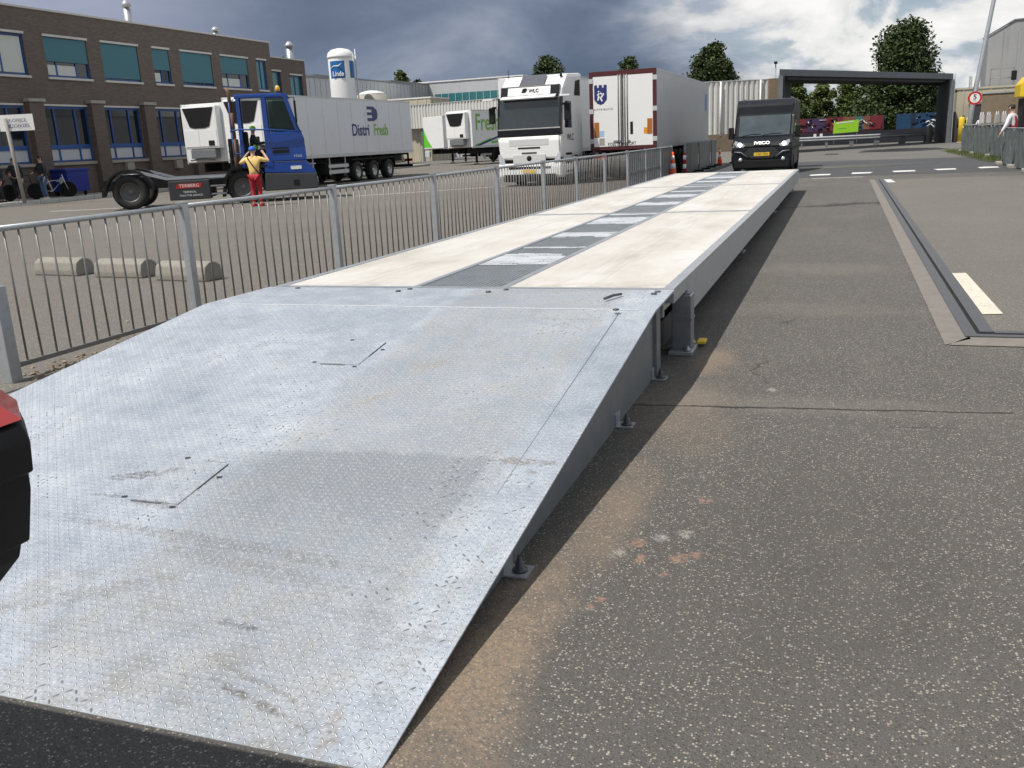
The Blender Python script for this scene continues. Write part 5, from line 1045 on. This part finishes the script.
# corrugated wall behind the trucks
def corr_wall(name, label, x0, y0, x1, y1, z0, z1, base, m='clad_white'):
    L = math.hypot(x1 - x0, y1 - y0); t = thing(name, label, 'wall', (x0, y0, 0), math.atan2(y1 - y0, x1 - x0))
    k = MB(); x = 0; pts = []
    while x < L: pts += [(x, 0), (x + .15, 0), (x + .20, .09), (x + .35, .09)]; x += .4
    pts.append((x, 0)); back = [(p[0], p[1] + .05) for p in pts[::-1]]
    vs0 = [(p[0], p[1]) for p in pts]
    for a, b in zip(vs0, vs0[1:]): k.quad((a[0], a[1], z0), (b[0], b[1], z0), (b[0], b[1], z1), (a[0], a[1], z1))
    k.box((0, .14, z0), (x, .20, z1)); k.build('sheeting', m, t)
    MB().box((0, -.02, z1), (x, .24, z1 + .06)).build('cap', 'trailer_grey', t)
    if base: MB().box((0, -.12, 0), (x, .3, z0)).build('base_wall', base, t)
    else:
        for q in range(int(x / 4)): MB().box((q * 4, .2, 0), (q * 4 + .2, .4, z0)).build('post', 'galv_dark', t)
    return t
cwl = corr_wall('corrugated_wall', 'white corrugated steel wall on a brown base between trailer and gate', -12.6, 74.6, -5.0, 77.4, 1.35, 5.3, 'brown_wall')
for x in (3.6, 6.7): MB().tube([(x, -.1, 1.2), (x, -.1, 5.3)], .07, 8).build('downpipe', 'white', cwl)
MB().box((7.3, -.3, 1.2), (8.4, .6, 5.35)).build('pier', 'brown_wall', cwl)
corr_wall('corrugated_wall', 'white corrugated screen behind the green lettered trailers', -46, 92, -22.0, 85, 3.4, 5.75, None)
t = thing('lamp_post', 'thin dark lamp post above the corrugated wall by the gate', 'lamp post', (-6.2, 92, 0)); MB().tube([(0, 0, 0), (0, 0, 7.4)], [.09, .05], 8).build('pole', 'galv_dark', t); MB().box((-.15, -.35, 7.35), (.15, .2, 7.55), .04).build('lamp', 'black', t)

# ------------------------------------------------------------------ gate canopy
cp = thing('gate_canopy', 'wide dark steel canopy spanning the gateway beyond the van', 'canopy', (0, 0, 0))
cA, cB, Dc = Vector((-3.85, 62, 0)), Vector((7.0, 74, 0)), 8.0
zA, zB = 5.12, 4.72
def cq(u, v): p = cA.lerp(cB, u); return (p.x, p.y + v)
def slab(k, u0, u1, v0, v1, d0, d1):
    c = [(u0, v0), (u1, v0), (u1, v1), (u0, v1)]; vs = []
    for dz in (d0, d1): vs += [k.bm.verts.new((*cq(u, v), zA + (zB - zA) * u + dz)) for u, v in c]
    for q in ((3, 2, 1, 0), (4, 5, 6, 7), (0, 1, 5, 4), (1, 2, 6, 5), (2, 3, 7, 6), (3, 0, 4, 7)): k.bm.faces.new([vs[i] for i in q])
k = MB(); slab(k, 0, 1, 0, Dc, -.42, -.2); k.build('roof_deck', 'clad_dark', cp)
k = MB(); slab(k, -.005, 1.005, -.15, -.01, -.38, 0); slab(k, -.005, 1.005, Dc + .01, Dc + .15, -.38, 0); slab(k, -.008, -.001, -.01, Dc + .01, -.38, 0); slab(k, 1.001, 1.008, -.01, Dc + .01, -.38, 0); k.build('fascia', mat('fascia', (.15, .165, .18), .5, .2, .2, 2, .3), cp)
k = MB()
for q in range(7): slab(k, .03, .97, q + .4, q + .52, -.58, -.425)
k.build('purlin', 'clad_dark', cp)
for u, s in ((0, 1), (1, -1)):
    k = MB(); y = 0; px = cA.x if u == 0 else cB.x; py = cA.y if u == 0 else cB.y; zt = (zA if u == 0 else zB) - .43
    while y < Dc - .3: e = .0 if int(y / .42) % 2 else .09; k.box((min(px + s * .02, px + s * (.12 + e)), py + y, 0), (max(px + s * .02, px + s * (.12 + e)), py + y + .42, zt)); y += .42
    k.build('side_wall', 'clad_dark', cp)
    for yy in (-.16, Dc): MB().box((px - .14, py + yy, 0), (px + .14, py + yy + .15, zt + .04), .01).build('column', 'fascia', cp)
MB().box((cB.x + .16, cB.y - .06, 0), (cB.x + .24, cB.y + .06, zB), .01).build('corner_post', 'stone_white', cp)

# ------------------------------------------------------------------ roadside beyond the gate
def graffiti(name, label, cat, x0, y0, L, z0, z1, rot, cols, seed):
    t = thing(name, label, cat, (x0, y0, 0), rot); g = random.Random(seed)
    MB().box((0, 0, 0), (L, .16, z1)).build('panel', 'cloth_dark' if seed == 2 else 'maroon', t)
    x = 0; i = 0
    while x < L - .05:
        wd = min(g.uniform(.35, 1.3), L - x); c_ = cols[i % len(cols)]; s = g.uniform(-.25, .25)
        k = MB(); k.prism([(x, z0), (min(L, x + wd + s), z0), (min(L, x + wd), z1 - .02), (x, z1 - .02)], 'y', -.006 - .002 * i, .0); k.build('painted_area', c_, t); x += wd * .92; i += 1
    for q in range(int(L * 5)):
        cx = g.uniform(.3, L - .3); cz = g.uniform(z0 + .2, z1 - .2); k = MB(); k.tube([(cx, -.05, cz), (cx + g.uniform(-.3, .3), -.05, cz + g.uniform(-.2, .2)), (cx + g.uniform(-.5, .5), -.05, cz + g.uniform(-.3, .3))], g.uniform(.02, .06), 5); k.build('painted_stroke', g.choice(['white', 'black', cols[q % len(cols)]]), t)
    return t
for n_, c_ in (('g_orange', (.20, .085, .05)), ('g_red', (.17, .02, .03)), ('g_purple', (.055, .032, .085)), ('g_teal', (.05, .15, .15)), ('g_blue', (.012, .055, .13)), ('g_navy', (.012, .025, .06))): mat(n_, c_, .6, 0, .25, 2)
graffiti('painted_fence', 'long low wall painted in red, purple and orange below the trees', 'wall', -4.6, 86.2, 7.9, 1.15, 2.28, R(10), ['g_orange', 'g_red', 'g_purple', 'g_purple', 'g_red', 'g_red', 'g_orange', 'g_teal'], 1)
graffiti('painted_fence', 'low wall painted dark blue, seen beside the right leg of the canopy', 'wall', 4.3, 89.5, 4.4, 1.0, 2.3, R(10), ['g_blue', 'g_navy', 'g_blue'], 2)
bn = thing('banner', 'lime green banner hung on a frame in front of the painted wall', 'banner', (0.08, 82.2, 0), R(8)); k = MB(); k.prism([(-.95, .95), (1.0, 1.02), (1.02, 1.98), (-.90, 1.85)], 'y', -.02, .02); b_ = k.build('sheet', 'lime', bn)
MB().prism([(-.7, 1.72), (.6, 1.80), (.6, 1.88), (-.7, 1.80)], 'y', -.03, -.021).build('text_bar', 'white', b_); MB().prism([(-.6, 1.3), (.1, 1.33), (.1, 1.39), (-.6, 1.36)], 'y', -.03, -.021).build('text_bar', 'green', b_)
for x in (-.85, .92): MB().tube([(x, .05, 0), (x, .05, 1.95)], .03, 6).build('post', 'galv', bn)
gr = thing('guard_rail', 'long galvanised guard rail running across beyond the gate', 'guard rail', (-3.4, 76.4, 0), R(11)); k = MB(); k.prism([(0, .50), (-.06, .56), (0, .62), (0, .68), (-.06, .74), (0, .82), (.02, .82), (.02, .5)], 'x', 0, 10.0); 
o = k.build('beam', 'galv', gr)
for q in range(6): MB().box((.3 + q * 1.8, .02, 0), (.4 + q * 1.9, .12, .78)).build('post', 'galv_dark', gr)
lw = thing('low_wall', 'dark low retaining wall behind the guard rail', 'wall', (-5.5, 83.2, 0), R(8)); MB().box((0, 0, 0), (13.5, .3, 1.05)).build('wall', 'cloth_dark', lw)
for i, x in enumerate((-2.4, -1.9)): tag(MB().box((x, 82.9, .75), (x + .22, 82.96, .98), .01).build('marker_plate', 'white'), ('left' if not i else 'right') + ' of two small white plates on the low wall', 'plate')
for i, (x, y, m_, hh, lb) in enumerate(((7.62, 72.0, 'yellow', 1.75, 'bright yellow bollard, left of the pair at the canopy leg'), (8.12, 72.3, mat('yellow_pale', (.72, .60, .22), .55), 1.7, 'paler yellow bollard, right of the pair at the canopy leg'), (6.05, 77.5, 'concrete_pale', 1.25, 'grey concrete bollard in front of the blue painted wall'))):
    t = thing('bollard', lb, 'bollard', (x, y, 0), 0, 'bollards at the gate'); MB().lathe([(.19, 0), (.19, hh - .12), (.14, hh - .03), (0, hh)], 16).build('post', m_, t); MB().lathe([(.26, 0), (.26, .06), (.2, .07)], 16).build('base_ring', 'concrete', t)
# speed sign on its leaning lamp column
sp = thing('lamp_column', 'tall leaning galvanised lamp column at the right with a round sign low down', 'lamp column', (5.75, 52.2, 0)); MB().tube([(0, 0, 0), (.24, .2, 2.4), (1.05, .8, 8.6), (1.55, 1.1, 12.5)], [.13, .12, .09, .06], 10).build('pole', 'galv', sp)
MB().tube([(1.55, 1.1, 12.5), (1.2, .2, 12.9), (.9, -.6, 12.95)], .05, 8).build('arm', 'galv', sp); MB().box((.7, -1.2, 12.88), (1.0, -.5, 13.0), .03).build('lamp', 'galv_dark', sp); MB().box((.0, .05, 3.05), (.12, .35, 3.6)).build('plate', 'trailer_grey', sp)
sg = thing('speed_sign', 'round red and white speed sign reading 5 on the lamp column', 'sign', (6.0, 51.9, 2.55), R(2)); sg.scale = (.68, .68, .68); MB().lathe([(.47, -.02), (.47, .02)], 32, 'y').build('disc', 'red', sg); MB().lathe([(.33, -.026), (.33, -.018)], 32, 'y').build('face', 'white', sg)
text('lettering', '5', .5, 'black', sg, (0, -.028, .06), (R(90), 0, 0), .002, 'CENTER', 1., .01); text('lettering', 'km', .15, 'black', sg, (0, -.028, -.2), (R(90), 0, 0), .002)
MB().box((-.03, .02, -.3), (.03, .08, .3)).build('bracket', 'galv', sg)

# ------------------------------------------------------------------ tarp fences, people and plant on the right
def tarp_fence(label, pts, h, seed):
    t = thing('tarp_fence', label, 'fence', (pts[0][0], pts[0][1], 0)); g = random.Random(seed); o = Vector((*pts[0], 0)); P_ = [Vector((*p, 0)) - o for p in pts]
    for i, (a, b) in enumerate(zip(P_, P_[1:])):
        n = 14; m_ = 6; vs = []
        nr = (b - a).cross(Vector((0, 0, 1))).normalized(); k = MB()
        for q in range(n + 1):
            p = a + (b - a) * q / n; sag = .0 if q in (0, n) else g.uniform(.0, .07); row = []
            for z in range(m_ + 1): row.append(k.bm.verts.new(p + nr * (g.uniform(-.03, .03) + .05 * math.sin(q * 1.7 + z * .8 + seed)) + Vector((0, 0, .07 + (h - .07 - sag) * z / m_))))
            vs.append(row)
        for q in range(n):
            for z in range(m_): f = k.bm.faces.new((vs[q][z], vs[q + 1][z], vs[q + 1][z + 1], vs[q][z + 1])); f.smooth = True
        k.build('tarpaulin', 'tarp', t)
        k = MB(); k.tube([a + Vector((0, 0, h)), b + Vector((0, 0, h))], .022, 6); k.tube([a, a + Vector((0, 0, h))], .022, 6); k.tube([b, b + Vector((0, 0, h))], .022, 6); k.build('tube_frame', 'galv', t)
    for p in P_: MB().box(p - Vector((.15, .3, 0)), p + Vector((.15, .3, .12)), .03).build('foot', 'concrete', t)
    return t
tarp_fence('nearer tarp covered fence at the right edge, its end turned to the road', [(5.08, 35.6), (5.05, 33.0), (5.0, 30.0), (5.0, 27.0)], 1.22, 3)
tarp_fence('farther tarp covered fence panel below the round speed sign', [(5.55, 51.6), (5.6, 47.5), (5.75, 43.6), (5.9, 40.0)], 1.3, 5)
person('man in white and black jacket with red waistcoat leaning over the tarp fence', (5.3, 35.2, .13), R(60), armset(((.12, .05, -.28), (.16, .16, -.5)), ((.12, .05, -.28), (.1, .2, -.5))), shirt='cloth_white', vest='cloth_red', trouser='cloth_dark', h=1.85, lean=.14)
person('person in dark blue jacket at the right edge behind the tarp fence', (5.75, 34.0, .13), R(150), armset(DOWN(.1), DOWN(.12)), shirt='cloth_dark', trouser='jean', h=1.75)
person('person in a white top standing near the yellow bollards', (8.75, 71.5, .004), R(170), armset(DOWN(.12), DOWN(.12)), shirt='cloth_white', trouser='cloth_dark', h=1.75)
person('person in dark clothes right beside the corner post of the canopy', (8.25, 77.2, .004), R(170), armset(DOWN(.12), DOWN(.12)), shirt='cloth_dark', trouser='cloth_dark', h=1.85)
tw = thing('timber_wall', 'weathered brown boarded wall behind the tarp fence', 'wall', (7.3, 60, 0), R(-10)); MB().box((0, 0, 0), (9, .25, 2.9)).build('boards', 'brown_wall', tw); MB().box((-.05, -.05, 2.9), (9.05, .3, 2.98)).build('cap', 'galv', tw)
hall('container_store', 'beige steel container behind the speed sign', 'container', 8.0, 12.6, 80, 83, 3.75, 'clad_beige', 'clad_beige')
ih = thing('industrial_hall', 'grey clad industrial hall with a cut-off gable at the top right', 'building', (10.35, 84, 0))
k = MB(); k.prism([(0, 0), (0, 7.75), (1.75, 8.75), (16, 9.1), (16, 0)], 'y', 0, 3); k.build('wall', 'clad_grey', ih); k = MB()
for q in range(16): k.box((1.0 + q, -.03, .1), (1.05 + q, 0, 8.0))
k.build('rib', 'clad_grey', ih); MB().prism([(-.05, 7.76), (1.75, 8.77), (16, 9.12), (16, 9.2), (1.7, 8.87), (-.05, 7.86)], 'y', -.08, 3).build('roof', 'galv_dark', ih); MB().box((-.6, -2.2, 3.45), (9, -.02, 3.7)).build('canopy_slab', 'steel_dark', ih)
for x in (.4, 2.2, 4.0): MB().box((x, -2.1, 0), (x + .12, -1.98, 3.45)).build('post', 'steel_dark', ih)
rl = thing('roof_railing', 'thin steel railing frame standing on the slab below the grey hall', 'railing', (10.5, 82.4, 3.71)); k = MB(); k.tube([(0, 0, 0), (0, 0, 1.5), (1.6, 0, 1.5), (1.6, 0, 0)], .035, 6); k.tube([(0, 0, .8), (1.6, 0, .8)], .03, 6); k.build('frame', 'galv_dark', rl); MB().box((1.45, -.1, .6), (1.8, .2, 1.3), .03).build('box', 'black', rl)
ex = thing('machine', 'yellow construction machine partly visible at the right edge', 'machine', (8.6, 56, 0)); 
k = MB(); k.prism([(0, 2.55), (1.9, 2.55), (1.9, 3.6), (.3, 3.6), (0, 3.2)], 'y', 0, 1.8, .05); k.build('bonnet', 'yellow', ex); k = MB(); k.box((0.2, .1, .9), (2.2, 1.7, 2.5), .04); k.build('chassis', 'black', ex)
for s in (.2, 1.6): MB().box((-.3, s - .2, 0), (2.6, s + .2, .85), .2).build('track', 'tyre', ex)
for i in range(5):
    t = thing('steel_stand', ('leftmost', 'second from left', 'middle one', 'second from right', 'rightmost')[i] + ' of the five grey steel stands by the brown wall', 'stand', (7.15 + i * .38, 58.2 + (i % 2) * .3, 0), R(10 * (i % 3)), 'steel stands by the brown wall'); k = MB(); k.tube([(-.14, 0, 0), (-.05, 0, 1.9), (.05, 0, 1.9), (.14, 0, 0)], .035, 6); k.tube([(-.1, 0, 1.0), (.1, 0, 1.0)], .03, 6); k.build('frame', 'galv', t); MB().box((-.12, -.05, 1.3), (.12, .02, 1.75)).build('plate', 'trailer_grey', t)
hall('gatehouse', 'dark grey gatehouse block behind the canopy post', 'building', 8.9, 10.6, 78.0, 79.9, 2.6, 'clad_dark', 'galv_dark')

# ------------------------------------------------------------------ trees
def tree(label, loc, H, rad, base, m, shape='round', n=3600, seed=1, leaf=.26, group='trees beyond the yard'):
    g = random.Random(seed); t = thing('tree', label, 'tree', loc, g.uniform(0, 6), group)
    k = MB(); k.tube([(0, 0, 0), (.08, .04, H * .3), (.02, .1, H * .6), (0, 0, H * .9)], [.028 * H, .022 * H, .014 * H, .004 * H], 8)
    cl = []; nc = 110 if shape != 'bush' else 60
    def env(f):
        if shape == 'cone': return min(1, f * 3.2 + .55) * (1.02 - f) ** .72
        if shape == 'bush': return math.sqrt(max(0, 1 - (f * 1.0) ** 2.4)) * .98 + .02
        return math.sqrt(max(.02, 1 - (2 * f - .92) ** 2)) ** .9
    lob = [(g.uniform(0, 6.28), g.uniform(.05, .95), g.uniform(-.42, .26)) for _ in range(16)]
    for q in range(nc):
        f = (q + g.random()) / nc; z = base + (H - base) * f * .96; a = g.uniform(0, 6.283); rr = env(f)
        for la, lf, lm in lob: rr *= 1 + lm * math.exp(-((f - lf) * 4) ** 2) * max(0, math.cos(a - la))
        rr *= rad * math.sqrt(g.uniform(.05, .86)); cl.append((Vector((math.cos(a) * rr, math.sin(a) * rr, z)), rad * g.uniform(.17, .30)))
        if q % 9 == 0 and z < H * .9: k.tube([(0, 0, max(base * .6, z - rad * .6)), (math.cos(a) * rr * .6, math.sin(a) * rr * .6, z - rad * .12), tuple(cl[-1][0])], [.012 * H, .006 * H, .002 * H], 5)
    k.build('trunk', 'bark', t)
    k = MB(); bm = k.bm
    for i in range(n):
        c, r_ = cl[i % nc]; d = Vector((g.gauss(0, 1), g.gauss(0, 1), g.gauss(0, 1))).normalized() * r_ * (g.random() ** .5) * g.uniform(.85, 1.25); d.z *= .8; p = c + d
        a = Vector((g.gauss(0, 1), g.gauss(0, 1), g.gauss(0, .6))).normalized(); b = a.cross(Vector((g.gauss(0, 1), g.gauss(0, 1), g.gauss(0, 1)))).normalized(); s = leaf * g.uniform(.6, 1.3)
        bm.faces.new([bm.verts.new(p + v) for v in (a * s, b * s * .55, -a * s * .8, -b * s * .55)])
    k.build('crown', m, t); return t
tree('tall dense dark tree with a pointed crown rising over the canopy', (5.3, 98, 0), 10.3, 6.3, 1.2, 'leaf_dark', 'cone', 30000, 3, .18)
tree('dark rounded tree behind the corrugated wall, right of the shield trailer', (-12.9, 101, 0), 10.4, 3.6, 2.0, 'leaf_dark', 'round', 22000, 5, .18)
tree('tree top showing above the roof of the white truck cab', (-34.4, 112, 0), 11.4, 2.9, 4, 'leaf_dark', 'round', 8000, 8, .18)
tree('tree top showing above the roof of the shield trailer', (-24.2, 112, 0), 10.6, 2.2, 4, 'leaf_dark', 'round', 6000, 11, .18)
tree('pointed tree group showing above the warehouse near the gas tank', (-58.5, 121, 0), 11.9, 2.6, 4, 'leaf_mid', 'cone', 3000, 13, .28)
tree('lower tree right of the pointed trees above the warehouse', (-55.9, 121, 0), 10.6, 1.7, 4, 'leaf_dark', 'round', 1800, 14, .28)
sd = 20
for x, y, H, rd, m_, lb in ((-4.6, 99, 6.6, 2.1, 'leaf_mid', 'green bushy tree just right of the van roof under the canopy'), (-2.2, 103, 5.9, 2.0, 'leaf_light', 'pale green tree, second from the van under the canopy'), (.3, 106, 6.2, 2.0, 'leaf_light', 'light green tree in the middle of the gap under the canopy'), (2.2, 104, 6.4, 1.9, 'leaf_mid', 'mid green tree left of the tall pointed tree under the canopy'), (4.4, 101, 5.4, 1.7, 'leaf_dark', 'dark bushy tree at the foot of the tall pointed tree'), (7.4, 106, 4.6, 1.9, 'leaf_light', 'bright green bush showing above the blue painted wall'), (9.8, 118, 6.0, 1.6, 'leaf_dark', 'small dark tree behind the beige container')):
    sd += 1; tree(lb, (x, y, 0), H, rd, .6, m_, 'bush', 11000, sd, .15, 'bushy trees under the canopy')

# ------------------------------------------------------------------ white vehicle whose rear corner reaches into the picture at the left
cv = thing('parked_vehicle', 'white vehicle with red tail lamp and black stepped bumper at the left edge', 'vehicle', (-1.305, 1.18, .0), R(90))
# local +X points along world +Y (the rear end), local +Y to world -X; the near right rear corner is the origin
def loft(k, lv, xf, wd):
    """levels (z, rear x, side inset) joined into a closed hull from xf to the rear"""
    R_ = [[k.bm.verts.new(q) for q in ((xf, ys, z), (xr - .1, ys, z), (xr, ys + .12, z), (xr, wd - ys - .12, z), (xr - .1, wd - ys, z), (xf, wd - ys, z))] for z, xr, ys in lv]
    for A, B in zip(R_, R_[1:]):
        for i in range(6): k.bm.faces.new((A[i], A[(i + 1) % 6], B[(i + 1) % 6], B[i]))
    k.bm.faces.new(R_[0][::-1]); k.bm.faces.new(R_[-1])
    bmesh.ops.bevel(k.bm, geom=k.bm.edges[:], offset=.006, segments=2, profile=.5, affect='EDGES', clamp_overlap=True)
    for f in k.bm.faces: f.smooth = True
    return k
loft(MB(), [(.48, -.5, .2), (.8, -.2, .12), (1.125, .0, .03), (1.221, -.012, .058), (1.32, -.08, .085), (1.5, -.22, .17), (1.66, -.36, .24), (1.72, -.46, .32)], -4.2, 1.9).build('body', 'white_clean', cv)
loft(MB(), [(.76, -.05, .16), (.83, .0, .085), (.875, .03, .055), (.90, .035, .05), (.905, .04, .035), (1.0, .05, .02), (1.03, .05, .018), (1.035, .05, .006), (1.09, .05, .0), (1.12, .045, .006), (1.13, .03, .03)], -.75, 1.9).build('bumper', 'black', cv)
for fl in (0, 1):
    k = MB(); R_ = []
    for z, xr, ys in ((1.131, .045, .004), (1.155, .03, .022), (1.185, .01, .042), (1.22, -.01, .056)):
        pts = [(-.3, ys), (xr - .1, ys), (xr, ys + .12), (xr, ys + .3), (-.3, ys + .3)]
        R_.append([k.bm.verts.new((x, y if not fl else 1.9 - y, z)) for x, y in pts])
    for A, B in zip(R_, R_[1:]):
        for i in range(5): k.bm.faces.new((A[i], A[(i + 1) % 5], B[(i + 1) % 5], B[i]))
    k.bm.faces.new(R_[0][::-1]); k.bm.faces.new(R_[-1]); k.build('tail_lamp', 'red_lamp', cv)
MB().prism([(-.10, 1.34), (-.35, 1.66), (-.34, 1.67), (-.09, 1.35)], 'y', .4, 1.5).build('rear_window', 'dark_glass', cv)
for x in (-1.05, -3.4):
    for yy in (.30, 1.60): o_ = wheel(cv, (x, yy, .37), .37, .24, 'rim_grey')
